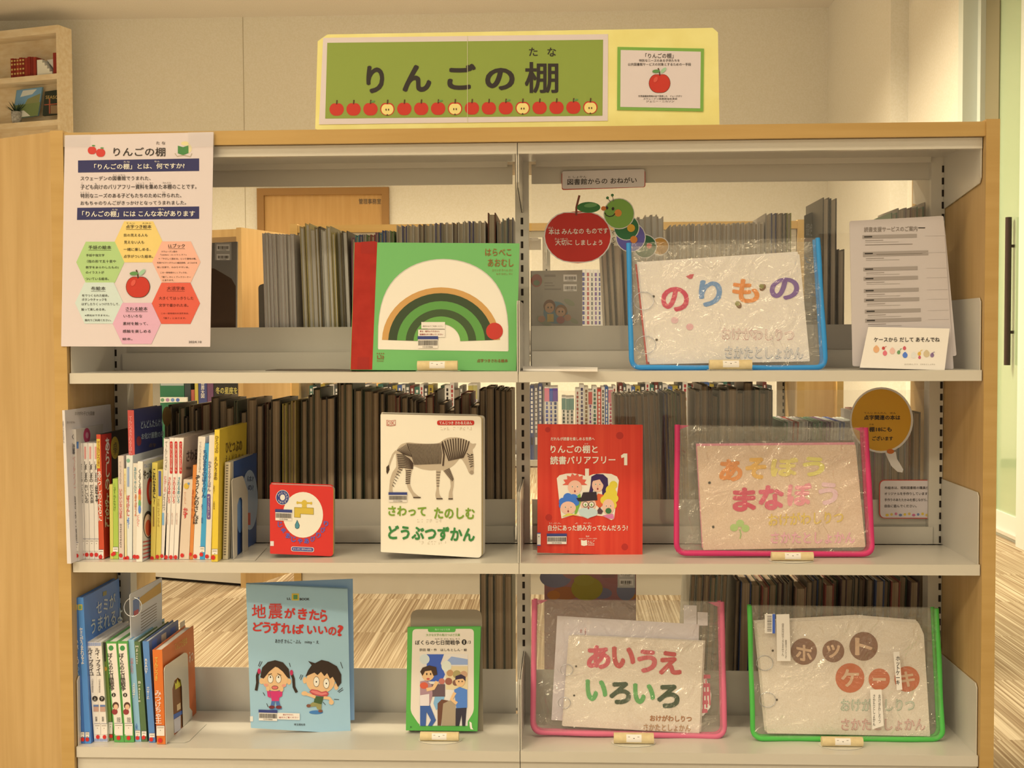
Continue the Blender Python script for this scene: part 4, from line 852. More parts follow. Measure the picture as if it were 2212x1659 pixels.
# grey leaflet stack with card
pl = cface(VL, 800, 1450, .05, -3, 9, Z1+.0008)
ls = thing('leaflet_stack', 'stack of grey library service leaflets leaning in a holder, upper shelf right', 'leaflets', cen([pl(470, 1430), pl(1195, 1450)]))
LG = M((198, 180, 158), .5, 'grey_leaflet_paper')
def lines(b, p, L=1):
    b.text(p, '読書支援サービスのご案内', 552, 434, 934, 470, GREYI, 3, .01, sl=-.02); b.rect(p, 940, 436, 990, 442, INK, 3)
    for y, x0, x1, hh in ((492, 540, 930, 26), (612, 545, 1012, 34), (724, 547, 936, 26), (792, 549, 938, 26), (878, 551, 944, 26), (946, 553, 948, 26), (1026, 558, 958, 26), (1092, 560, 962, 26)):
        b.rect(p, x0, y, x1, y+hh, M((158, 142, 122), .5), 2, -.025); b.rect(p, x0+12, y+8, x0+70, y+17, INK if hh > 20 else GREYI, 3, -.025)
        b.rect(p, x0+20, y+hh+12, x0+150, y+hh+15, GREYI, 2, -.03); b.rect(p, x0+20, y+hh+24, x0+260, y+hh+27, M((170, 154, 132), .5), 2, -.02)
        b.rect(p, x0+450, y+4, x0+600, y+6, M((186, 168, 146), .5), 2, -.02)
    b.rect(p, 560, 560, 900, 564, GREYI, 2, -.02); b.rect(p, 640, 628, 970, 632, GREYI, 3, -.02)
for i, (dx, pts) in enumerate(((0, [(448, 390), (1122, 352), (1195, 1452), (470, 1430)]), (1, [(470, 440), (1130, 420), (1216, 1355), (480, 1430)]), (2, [(455, 560), (1140, 540), (1208, 1352), (475, 1425)]))):
    b = MB(); b.slab(pl.back(.003*i), rq(pts, 14), .0022, LG)
    if i == 0: lines(b, pl)
    b.build('leaflet', ls)
tp = cface(VL, 830, 1450, .022, -2, 18, Z1+.0008)
tc = thing('tent_card', 'folded white card inviting children to take toys out of the case, by the leaflets', 'card', cen([tp(525, 1438), tp(1128, 1455)]))
b = MB(); b.slab(tp, [(583, 1146), (1166, 1158), (1130, 1456), (522, 1438)], .0008, WHITE)
b.text(tp, 'ケースから だして あそんでね', 622, 1222, 1094, 1254, INK, 3, .02)
for x, y, r, c in ((640, 1308, 22, (226, 166, 110)), (690, 1300, 10, (196, 70, 60)), (702, 1336, 16, (220, 110, 110)), (755, 1320, 20, (230, 180, 150)), (800, 1330, 12, (110, 150, 90)), (842, 1300, 12, (206, 90, 90)), (846, 1350, 18, (86, 120, 180)), (908, 1350, 20, (226, 214, 196)), (948, 1340, 12, (220, 170, 70)), (950, 1366, 10, (200, 90, 100)), (1000, 1340, 22, (206, 180, 130)), (1040, 1350, 14, (140, 110, 130))): b.ell(tp, x, y, r, r*1.1, M(c, .5), 2); b.ell(tp, x, y-r*.8, r*.5, r*.5, M(c, .5), 3)
for x, y, c in ((705, 1290, (196, 70, 60)), (815, 1306, (90, 140, 80)), (962, 1316, (226, 180, 70)), (1050, 1330, (120, 90, 120))): b.line(tp, [(x-8, y+20), (x-4, y), (x+8, y-3)], 4, M(c, .5), 4)
b.text(tp, 'おけがわしりつ　さかたとしょかん', 842, 1410, 1062, 1420, GREYI, 3)
b.build('front_panel', tc)
b = MB(); p2 = [tp(583, 1146), tp(1166, 1158)]; q2 = [tp(560, 1438)+Vector((0, .05, 0)), tp(1196, 1450)+Vector((0, .05, 0))]
for q in q2: q.z = Z1+.0008
b.prism([p2[1], p2[0], q2[0], q2[1]], (0, .0008, 0), WHITE); b.build('back_panel', tc)

# ================================================================ middle shelf, left bay: upright picture books
K2 = {}
def v2(q, label, cov, **k): return sb(label, VR2, q, 2, cov, **k)
def vt(t, x0, y0, x1, y1, mat, bold=.01, L=3, sx=0): return lambda b, p: b.text(p, t, x0, y0, x1, y1, mat, L, bold, True, sx=sx)
def arts(*fs):
    def f(b, p):
        for g in fs: g(b, p)
    return f
def rc(x0, y0, x1, y1, c, L=1, sl=0): return lambda b, p: b.rect(p, x0, y0, x1, y1, M(c, .45), L, sl)
WH = M((234, 216, 184), .4, 'white_cover'); RI = M((206, 60, 54), .45, 'red_ink'); BI = M((70, 120, 180), .45, 'blue_ink'); TI = M((60, 130, 130), .45, 'teal_ink')
def side0(b, p):
    b.text(p, 'おけがわ子ども図書', 230, 352, 390, 384, GREYI, 3); b.text(p, 'おけがわ', 165, 432, 230, 452, GREYI, 3)
v2([(130, 345), (150, 343), (202, 1590), (170, 1590)], 'tall slim white catalogue at the left end of the middle shelf, jutting forward', M((222, 206, 182), .35), Y=-.022, depth=.22, dx=.010, art=vt('点字つきえほん', 134, 428, 146, 610, GREYI, sx=.03), side=side0, z=Z2+.0006)
def side1(b, p):
    b.ell(p, 330, 530, 28, 62, M((196, 60, 92), .4), 1); b.ell(p, 330, 528, 12, 26, M((226, 150, 150), .4), 2); b.ell(p, 486, 452, 14, 14, M((120, 150, 90), .4), 1); b.rect(p, 246, 580, 262, 636, M((60, 120, 176), .4), 1)
v2([(206, 480), (241, 478), (268, 1550), (232, 1550)], 'white library guide book with purple oval, second from the left on the middle shelf', M((208, 192, 164), .4), art=arts(vt('く、読書', 208, 520, 234, 682, M((70, 64, 66), .4), sx=.03), vt('バリアフリー', 214, 700, 240, 956, M((206, 150, 130), .4), .02, sx=.03), vt('自分にあった読書', 226, 1020, 246, 1390, INK, sx=.03)), side=side1, dot=(250, 1508, 15), Y=.006, dx=-.002, lab=(232, 1400, 264, 1470))
def dots(b, p):
    for i in range(26): b.ell(p, 247+i*1.0+(i % 2)*3, 680+i*34, 4, 8, M((120, 150, 92), .45), 1, 8)
v2([(242, 642), (257, 642), (279, 1550), (268, 1550)], 'thin pale green dotted book beside the three white series volumes', M((170, 178, 130), .45), art=dots)
for i, (a, c, t) in enumerate((((258, 296), (282, 316), 'どうぶつたち'), ((299, 337), (319, 353), 'おいしいもの'), ((340, 381), (356, 393), 'だじゃれ大会'), ((384, 414), (396, 430), '絵本'))):
    v2([(a[0], 612), (a[1], 612), (c[1], 1553), (c[0], 1553)], ('first', 'second', 'third', 'fourth half hidden')[i].join(('white volume of the striped series, ', ' from the left, middle shelf')), WH, group=None,
       art=arts(vt('しましまの', a[0]+10, 760, a[1]-2, 1090-160, INK, .015, sx=.03), vt(t, a[0]+16, 950, a[1]+6, 1100, INK, .015, sx=.03), rc(a[0]+12, 640, a[0]+26, 740, (226, 150, 130), 2)), dot=((c[0]+c[1])/2-4, 1520, 15), lab=(c[0]-2, 1390, c[1]-2, 1490))
def side7(b, p):
    b.poly(p, [(446, 545), (530, 532), (530, 1530), (478, 1550)], M((192, 48, 34), .4), 1); b.poly(p, [(530, 532), (664, 512), (664, 1480), (530, 1530)], M((54, 42, 34), .4), 1)
    b.ell(p, 556, 652, 34, 92, M((210, 176, 56), .4), 3); b.text(p, '点字', 540, 606, 574, 706, M((90, 70, 40), .4), 4, .01, True)
    b.text(p, 'あらしの', 476, 570, 512, 1000, WINK, 4, .03, True, sx=.0); b.text(p, 'よるに', 474, 1020, 510, 1300, WINK, 4, .03, True)
v2([(408, 545), (442, 543), (474, 1556), (430, 1556)], 'tall red storm story book with yellow sun on a black cover, middle shelf', M((206, 76, 44), .4), depth=.19, side=side7, sidecov=M((54, 42, 34), .4), art=arts(rc(410, 580, 438, 820, (214, 178, 62), 1), vt('てんじつき', 416, 600, 436, 800, M((150, 60, 40), .4), 0), vt('あらしのよるに', 422, 840, 452, 1250, WINK, .02, sx=.02)), dot=(444, 1540, 16), lab=(428, 1480, 468, 1556))
v2([(514, 930), (540, 930), (546, 1535), (520, 1535)], 'narrow yellow spine left of the lime green book', M((206, 190, 90), .45), depth=.17, dot=(540, 1500, 12))
v2([(541, 886), (582, 886), (588, 1537), (548, 1537)], 'lime green low book right of the storm story book', M((168, 186, 72), .45), depth=.17, art=arts(vt('しずかなけ', 548, 920, 566, 1150, M((90, 110, 40), .45), 0)), dot=(553, 1494, 15), lab=(544, 1440, 586, 1480))
v2([(585, 692), (630, 692), (632, 1530), (592, 1530)], 'pinkish beige book with red title beside the lime green one', M((216, 190, 158), .45), art=arts(vt('てんじつきさわる', 596, 740, 612, 920, GREYI, 0), vt('いないいないばあ', 596, 960, 618, 1200, RI), vt('著者', 600, 1240, 614, 1440, GREYI, 0)), dot=(608, 1502, 15))
def side10(b, p):
    b.text(p, 'どんどんたんけん', 768, 410, 950, 472, M((186, 196, 206), .4), 3, .02, sl=-.13); b.text(p, 'お化け屋敷の夜', 772, 510, 956, 560, M((186, 196, 206), .4), 3, .02, sl=-.13); b.ell(p, 980, 370, 38, 80, M((150, 116, 60), .4), 2); b.ell(p, 752, 572, 20, 40, M((150, 60, 60), .4), 2); b.text(p, '点字', 832, 590, 890, 622, M((150, 120, 70), .4), 3)
v2([(662, 322), (712, 318), (736, 1520), (690, 1520)], 'tall night blue book with red spine rising above the row, middle shelf', M((206, 84, 70), .4), Y=.045, depth=.175, side=side10, sidecov=M((62, 66, 106), .35), art=vt('てんじつきさわるえほん', 674, 370, 700, 680, M((230, 170, 150), .4), 0))
v2([(632, 790), (650, 790), (656, 1525), (640, 1525)], 'thin yellowish white spine left of the adventure book', M((228, 206, 140), .45), Y=.03, depth=.17, art=vt('がっこうのひみつ', 634, 830, 646, 1000, M((206, 140, 60), .4), 0), dot=(640, 1520, 12))
v2([(651, 708), (704, 704), (698, 1548), (660, 1548)], 'white adventure book with blue and red title, middle shelf', M((222, 214, 190), .4), depth=.2, art=arts(vt('ぼうけんし', 656, 1030, 680, 1200, RI, .03), vt('よう!', 658, 1210, 678, 1300, BI, .03), rc(660, 800, 676, 960, (150, 160, 170), 2), lambda b, p: b.ell(p, 668, 748, 14, 16, M((130, 170, 130), .45), 2)), dot=(662, 1540, 15))
v2([(707, 772), (746, 768), (738, 1548), (706, 1548)], 'cream book with coloured title next to the meatball book', M((226, 206, 168), .4), depth=.18, art=arts(vt('あかちゃんと', 716, 800, 736, 1010, TI, .01), vt('あそぼうよ', 720, 1020, 738, 1200, M((206, 110, 60), .4), .02)), dot=(720, 1530, 15))
def side14(b, p):
    b.poly(p, [(790, 770), (862, 756), (862, 1540), (782, 1582)], M((214, 206, 196), .35), 1); b.text(p, 'やった', 790, 838, 856, 916, INK, 3, .03, sl=-.2); b.ell(p, 842, 1010, 26, 110, M((200, 60, 44), .4), 3); b.ell(p, 846, 1010, 14, 80, M((226, 190, 160), .4), 4)
    b.ell(p, 828, 1280, 40, 110, M((60, 50, 44), .4), 3); b.ell(p, 826, 1290, 34, 94, M((228, 190, 150), .4), 4); b.ell(p, 826, 1308, 24, 66, M((206, 90, 56), .4), 5)
    for i in range(5): b.poly(p, [(784, 1420+i*32), (860, 1404+i*30), (860, 1412+i*30), (784, 1430+i*32)], M((196, 70, 66), .4), 5)
    b.text(p, 'てんじつき', 794, 790, 858, 822, BI, 3, 0, sl=-.2)
v2([(746, 770), (786, 766), (782, 1583), (734, 1583)], 'white book with red meatball picture on its cover, jutting forward, middle shelf', M((232, 218, 196), .35), Y=.0, depth=.19, side=side14, sidecov=M((220, 208, 194), .35), art=arts(*[(lambda x, y, c: lambda b, p: b.ell(p, x, y, 11, 34, M(c, .4), 3))(762-i*.3, 1020+i*46, c) for i, c in enumerate(((200, 70, 60), (206, 140, 60), (110, 160, 90), (90, 130, 190)))], vt('くるくる', 752, 830, 772, 990, INK), vt('どんどく', 738, 1200, 760, 1300, M((220, 110, 90), .4))), dot=(744, 1545, 15))
v2([(862, 742), (906, 738), (888, 1524), (850, 1524)], 'yellow guessing book with black lettering, left of two in the row', M((220, 192, 84), .4), art=arts(vt('これなあに?', 868, 790, 892, 1080, INK, .03), rc(868, 1100, 880, 1260, (150, 120, 60), 2)), dot=(862, 1518, 15))
v2([(908, 796), (948, 792), (932, 1522), (892, 1522)], 'yellow book with a blue strip right of the guessing book', M((222, 196, 92), .4), art=arts(rc(914, 806, 936, 1010, (92, 96, 140), 2), vt('さわってごらん', 906, 1030, 924, 1260, M((150, 110, 50), .4), 0)), dot=(906, 1504, 15))
v2([(958, 545), (1002, 541), (972, 1526), (936, 1526)], 'white animals book with grey head, left of three red pill titles', M((228, 210, 180), .4), art=arts(rc(964, 535, 1000, 548, (110, 100, 90), 1), vt('てんじつき', 966, 570, 986, 800, GREYI, 0, sx=-.02), vt('むかしの', 960, 850, 980, 980, RI, 0, sx=-.02), vt('どうぶつ', 950, 990, 970, 1130, INK, 0, sx=-.02), rc(944, 1150, 960, 1250, (130, 170, 190), 2)), dot=(942, 1502, 14))
for i, (x, t) in enumerate(((1005, 'さわるめいろ'), (1044, 'さわるめいろ２'), (1082, 'さわるめいろ３'))):
    def sd(b, p): b.text(p, 'さわる', 1140, 650, 1228, 740, M((90, 70, 60), .4), 3, .02, sl=-.25); b.rect(p, 1140, 780, 1180, 800, GREYI, 2)
    v2([(x, 546), (x+37, 540), (x-12, 1530), (x-46, 1530)], ('left', 'middle', 'right')[i]+' of three white maze books with red pill headings, middle shelf', WH, depth=.21,
       art=arts((lambda x: lambda b, p: b.rrect(p, x+2, 572, x+24, 835, 12, M((196, 44, 40), .4), 2))(x), vt('てんじつきえほん', x+7, 590, x+20, 815, WINK, 0), vt(t[:6], x-14, 862, x+8, 1075, (RI, RI, TI)[i], .02, sx=-.03), vt('作絵', x-26, 1150, x-12, 1250, M((200, 160, 130), .4), 0)), side=sd if i == 2 else None, sidecov=M((196, 168, 136), .4), dot=(x-28, 1515, 15))
v2([(1118, 884), (1192, 880), (1162, 1530), (1082, 1530)], 'low beige counting book with small sun and red title, middle shelf', M((220, 192, 154), .45), depth=.16, art=arts(lambda b, p: b.ell(p, 1142, 936, 20, 24, M((214, 170, 60), .4), 3), lambda b, p: b.ell(p, 1160, 916, 9, 9, M((110, 140, 160), .4), 3), vt('かず', 1116, 1110, 1152, 1200, RI, .03), vt('てんじ', 1122, 985, 1140, 1080, M((220, 150, 110), .4), 0)), dot=(1108, 1500, 15))
v2([(1196, 766), (1226, 764), (1194, 1530), (1166, 1530)], 'thin orange spine between counting book and the elephant walk book', M((214, 128, 56), .45), art=vt('あかちゃん', 1184, 960, 1200, 1200, M((180, 70, 40), .4), 0, sx=-.03), dot=(1176, 1490, 12))
v2([(1238, 540), (1296, 534), (1250, 1534), (1196, 1534)], 'white elephant walk book with large black lettering, middle shelf', M((230, 212, 180), .4), art=arts(vt('てんじつきさわるえほん', 1244, 580, 1262, 830, GREYI, 0, sx=-.03), vt('ぞうくんのさんぽ', 1206, 850, 1246, 1250, INK, .02, sx=-.05)), dot=(1214, 1512, 16))
v2([(1286, 590), (1326, 586), (1292, 1530), (1250, 1530)], 'bright cyan blue spine right of the elephant walk book', M((70, 156, 190), .4), art=arts(vt('ちびまるのぼうけん', 1272, 640, 1306, 1030, M((40, 80, 120), .4), .015, sx=-.03), vt('作・絵', 1262, 1080, 1276, 1240, M((40, 90, 130), .4), 0)), dot=(1264, 1492, 15), lab=(1250, 1428, 1290, 1474))
v2([(1328, 524), (1374, 518), (1338, 1530), (1294, 1530)], 'white number picture book left of the big yellow one', M((232, 214, 184), .4), art=arts(vt('かぞえるえほん', 1318, 730, 1342, 980, M((100, 90, 120), .4), .015, sx=-.03), (lambda b, p: b.rrect(p, 1308, 1000, 1338, 1206, 12, M((110, 84, 130), .4), 2)), vt('てんじ', 1316, 1020, 1330, 1190, WINK, 0)), dot=(1310, 1508, 15))
def side26(b, p): b.text(p, 'ひとつぶの', 1460, 592, 1592, 680, M((110, 84, 40), .4), 3, .02, sl=-.16); b.text(p, 'えんどうまめ', 1456, 700, 1606, 760, M((130, 100, 50), .4), 3, 0, sl=-.14)
v2([(1372, 492), (1412, 488), (1396, 1562), (1346, 1562)], 'big bright yellow pea story book near the right end of the row', M((228, 190, 56), .35), Y=.005, depth=.21, side=side26, art=arts(vt('ひとつぶの', 1374, 540, 1404, 680, M((110, 84, 40), .4), .02, sx=-.02), vt('えんどうまめ', 1368, 710, 1396, 900, M((110, 84, 40), .4), .02, sx=-.02), vt('作 絵', 1360, 940, 1374, 1140, M((130, 100, 50), .4), 0)), dot=(1360, 1530, 17), lab=(1350, 1460, 1396, 1505))
def coil(b, p):
    for i in range(34): b.rect(p, 1466-i*.6, 770+i*22, 1484-i*.6, 778+i*22, M((110, 96, 76), .4), 3)
v2([(1456, 752), (1500, 748), (1478, 1538), (1438, 1538)], 'spiral bound beige book between the yellow and the dark blue book', M((206, 184, 140), .5), depth=.18, art=coil)
def side28(b, p):
    b.ell(p, 1655, 1060, 66, 245, M((164, 176, 178), .35), 2); b.rect(p, 1632, 1165, 1660, 1265, M((196, 76, 56), .4), 3); b.text(p, 'は?', 1636, 866, 1684, 910, M((60, 80, 110), .4), 4, .02); b.text(p, 'の?', 1640, 940, 1684, 984, M((60, 80, 110), .4), 4, .02); b.ell(p, 1575, 1180, 26, 150, M((120, 156, 190), .35), 2)
v2([(1502, 752), (1524, 748), (1520, 1532), (1504, 1532)], 'dark blue board book with pale round picture on its cover, held by the bookend', M((150, 140, 120), .45), Y=.045, depth=.19, side=side28, sidecov=M((44, 76, 120), .35))
def bookend(label, v, xp, yp, Y, k, outline, base):
    p0 = cface(v, xp, yp, Y, 0, 0, ZT[k]+.0006); P = p0(xp, yp) ; zt = ZT[k]+.0006
    pl = Cr(Pl(P-p0.pl.dz+Vector((.0012, 0, 0)), (1, .0, 0), p0.pl.dz.z), v); hp = Cr(Pl((0, 0, zt+.0008), (0, 0, 1)), v)
    t = thing('bookend', label, 'bookend', (P.x, Y+.05, zt)); b = MB(); vs = [pl(x, y, .0002) for x, y in outline]
    for q in vs: q.z = max(q.z, zt)
    b.prism(vs[::-1], (.0009, 0, 0), STEEL); b.build('upright_plate', t)
    b = MB(); b.prism([hp(x, y) for x, y in base][::-1], (0, 0, -.0007), STEEL); b.build('base_plate', t)
    return t
bookend('white steel bookend with an arched opening at the right end of the middle row', VR2, 1524, 1540, .03, 2, [(1524, 1540), (1508, 905), (1514, 890), (1524, 882), (1590, 862), (1600, 868), (1638, 990), (1640, 1488), (1598, 1500), (1596, 1060), (1585, 1036), (1566, 1044), (1552, 1100), (1552, 1512)], [(1526, 1545), (1700, 1548), (1800, 1440), (1810, 1405), (1640, 1430)])
# ---- face-out books, middle shelf
pl = cface(VD2, 660, 1506, .06, 9, 0, Z2+.0008)
FR = M((214, 52, 42), .4, 'bright_red_card')
def art(b, p):
    b.ell(p, 422, 1173, 160, 182, M((238, 222, 184), .4), 1, 36)
    fy = M((214, 178, 62), .4); b.poly(p, [(353, 1112), (508, 1117), (508, 1172), (404, 1166), (404, 1196), (352, 1193)], M((140, 116, 50), .4), 2)
    b.poly(p, [(356, 1115), (505, 1120), (505, 1169), (400, 1163), (400, 1193), (355, 1190)], fy, 3); b.ell(p, 433, 1080, 22, 26, fy, 3); b.line(p, [(376, 1076), (490, 1080)], 14, fy, 2); b.ell(p, 378, 1076, 8, 12, fy, 3, 12); b.ell(p, 488, 1080, 8, 12, fy, 3, 12); b.rect(p, 414, 1100, 452, 1116, fy, 3)
    b.poly(p, [(376, 1212), (396, 1255), (392, 1278), (376, 1286), (360, 1276), (358, 1252)], M((40, 70, 70), .4), 2); b.poly(p, [(376, 1218), (392, 1256), (389, 1275), (376, 1282), (364, 1274), (362, 1252)], M((80, 140, 140), .4), 3)
    b.ell(p, 260, 1034, 54, 60, M((226, 214, 190), .4), 2); b.ell(p, 260, 1034, 50, 56, M((56, 64, 116), .4), 3); b.ell(p, 260, 1034, 20, 24, M((230, 216, 190), .4), 4)
    for i, ch in enumerate('てんじつきさわるえほん'):
        a = math.radians(205+i*30); x, y = 260+35*math.cos(a), 1034+40*math.sin(a); b.text(p, ch, x-7, y-8, x+7, y+8, WINK, 5, .01)
    for i, ch in enumerate('じゃあじゃあびりびり'):
        a = math.radians(158-i*15.3); x, y = 422+196*math.cos(a), 1168+214*math.sin(a); b.text(p, ch, x-19, y-22, x+19, y+22, M((96, 96, 160), .4), 3, .04)
    b.rrect(p, 328, 1424, 510, 1462, 16, M((226, 214, 200), .4), 2, .04); b.rrect(p, 333, 1428, 505, 1458, 14, M((70, 76, 130), .4), 3, .04); b.text(p, 'まつい のりこ あかちゃんのほん', 344, 1434, 494, 1452, WINK, 4, .01, sl=.04)
    b.rect(p, 162, 1382, 190, 1420, M((226, 210, 190), .4), 2)
fb = stand_book('small red board book with yellow tap and water drop, middle shelf', pl, [(158, 930), (664, 948), (662, 1504), (160, 1482)], .034, FR, art, r=[8, 30, 30, 8], pg=M((214, 200, 170), .5), boards=.003)
b = MB()
for i, c in enumerate(((206, 190, 90), (206, 90, 60), (90, 120, 80), (230, 214, 186), (80, 130, 90))):
    b.slab(pl.back(.006+.005*i), rq([(165, 936), (670+i*2, 952-i), (668+i*2, 1498), (165, 1478)], [8, 30, 30, 8]), .0012, M(c, .45))
b.build('board_pages', fb)
b = MB(); b.barcode(pl, 203, 1136, 334, 1216, 4, True, .04); b.build('barcode_label', fb)
# zebra book
pl = cface(VD2, 1840, 1514, .05, 7, 0, Z2+.0008); WZ = M((246, 230, 192), .4, 'cream_white_cover')
ZB = M((196, 172, 134), .45, 'zebra_body'); ZS = M((70, 52, 38), .45, 'zebra_stripe'); ZL = M((168, 144, 110), .45, 'zebra_shade')
def art(b, p):
    body = [(1160, 680), (1175, 640), (1205, 606), (1260, 592), (1330, 600), (1400, 604), (1470, 604), (1510, 598), (1540, 572), (1580, 554), (1650, 552), (1710, 566), (1750, 592), (1772, 606), (1806, 598), (1788, 636), (1772, 650), (1780, 690), (1786, 780), (1782, 830), (1766, 848), (1744, 838), (1720, 780), (1690, 730), (1670, 720), (1640, 760), (1610, 786), (1560, 816), (1500, 812), (1440, 818), (1370, 808), (1300, 780), (1250, 800), (1200, 780), (1165, 740)]
    b.poly(p, rq(body, 20), ZB, 1)
    b.poly(p, rq([(1165, 730), (1225, 800), (1180, 850), (1150, 880), (1135, 960), (1140, 1010), (1105, 1000), (1115, 890), (1135, 830), (1165, 790)], 14), ZB, 1)
    b.poly(p, rq([(1220, 770), (1300, 780), (1278, 870), (1275, 930), (1300, 985), (1328, 1010), (1362, 1036), (1300, 1036), (1290, 1010), (1258, 960), (1240, 900), (1242, 830)], 14), ZB, 2)
    b.poly(p, rq([(1482, 800), (1525, 805), (1510, 880), (1504, 960), (1510, 1010), (1534, 1044), (1482, 1046), (1476, 1010), (1486, 960), (1482, 880)], 14), ZB, 1)
    b.poly(p, rq([(1530, 810), (1590, 796), (1625, 880), (1622, 940), (1612, 990), (1616, 1046), (1580, 1046), (1584, 990), (1600, 950), (1594, 890)], 14), ZB, 2)
    b.line(p, [(1166, 660), (1140, 690), (1120, 740), (1104, 790), (1096, 835)], 16, ZB, 1); b.poly(p, [(1086, 790), (1106, 770), (1112, 810), (1094, 848), (1086, 830)], ZS, 2)
    def stripes(pts, n, f, w, L=4):
        for i in range(n):
            b.line(p, f(i/(n-1)), w, ZS, L)
    stripes(0, 24, lambda t: [(1250+t*262, 600+5*math.sin(t*3)), (1284+t*240, 680), (1312+t*206, 772-8*t)], 5.5)
    stripes(0, 9, lambda t: [(1170+t*80, 652-t*48), (1196+t*70, 668-t*10), (1226+t*62, 690+t*20)], 4.5)
    stripes(0, 11, lambda t: [(1530+t*215, 586-34*math.sin(t*2.6)+t*14), (1556+t*170, 660-t*10), (1585+t*110, 740-t*24)], 9)
    stripes(0, 8, lambda t: [(1170+t*12, 690+t*100), (1220+t*14, 694+t*98), (1270+t*10, 726+t*74), (1300-t*2, 762+t*40)], 7)
    stripes(0, 7, lambda t: [(1241-t*2, 820+t*100), (1282-t*8, 816+t*100)], 7)
    stripes(0, 7, lambda t: [(1180-t*46, 800+t*130), (1214-t*66, 816+t*130)], 5)
    stripes(0, 10, lambda t: [(1545+t*62, 822+t*80), (1590+t*30, 800+t*80)], 5)
    stripes(0, 6, lambda t: [(1484+t*2, 830+t*110), (1516-t*8, 830+t*110)], 4)
    stripes(0, 6, lambda t: [(1728+t*26, 680+t*110), (1752+t*16, 700+t*80), (1778, 690+t*90)], 6)
    for x in (1526, 1532): b.line(p, [(x, 600), (x+16, 690), (x+8, 780)], 6, ZS, 4)
    b.ell(p, 1766, 690, 5, 6, INK, 5, 10); b.ell(p, 1766, 832, 16, 16, ZL, 3, 14)
    for x0, x1, y in ((1300, 1360, 1036), (1484, 1534, 1046), (1580, 1616, 1047), (1105, 1140, 1010)): b.rect(p, x0, y-9, x1, y, ZS, 5)
    b.text(p, 'さわって', 1100, 1098, 1404, 1178, M((128, 156, 50), .4), 3, .04, sl=.012); b.text(p, 'たのしむ', 1466, 1110, 1790, 1202, M((128, 156, 50), .4), 3, .04, sl=.012)
    b.text(p, 'どうぶつずかん', 1100, 1250, 1790, 1366, M((62, 130, 62), .4), 3, .045, sl=.03)
    b.rrect(p, 1490, 418, 1786, 456, 18, M((196, 46, 36), .4), 2); b.text(p, 'てんじつき さわるえほん', 1508, 426, 1768, 450, WINK, 3, .02)
    dk = M((196, 120, 96), .4); b.poly(p, [(1087, 414), (1122, 420), (1160, 414), (1160, 458), (1122, 464), (1087, 460)], dk, 2); b.poly(p, [(1092, 420), (1121, 425), (1121, 458), (1092, 454)], WZ, 3); b.poly(p, [(1125, 425), (1156, 420), (1156, 453), (1125, 458)], WZ, 3); b.text(p, 'D', 1096, 425, 1117, 454, dk, 4, .03); b.text(p, 'K', 1128, 425, 1154, 454, dk, 4, .03)
    rnd = random.Random(5)
    for x0, x1, y in ((1496, 1790, 474), (1336, 1520, 1208), (1344, 1560, 1384)):
        x = x0
        while x < x1:
            for i in range(6):
                if rnd.random() < .5: b.ell(p, x+(i % 2)*9, y+(i//2)*9, 3, 3, M((190, 166, 128), .4), 2, 6)
            x += 26 if rnd.random() < .8 else 48
zb = stand_book('tall cream board book with a walking zebra and green title, middle shelf', pl, [(1040, 368), (1842, 386), (1842, 1514), (1042, 1466)], .062, WZ, art, r=[10, 34, 34, 8], pg=M((200, 176, 136), .6), boards=.003)
b = MB()
for i in range(7): b.slab(pl.back(.008+.0068*i), rq([(1060, 376), (1848+i*4, 384-i), (1848+i*4, 1508-i*3), (1060, 1466)], [10, 34, 34, 8]), .003, M([(222, 202, 164), (206, 186, 150)][i % 2] if i != 1 else (214, 176, 70), .5))
b.build('board_pages', zb)
b = MB(); b.barcode(pl, 1105, 998, 1250, 1068, 6); b.build('barcode_label', zb)
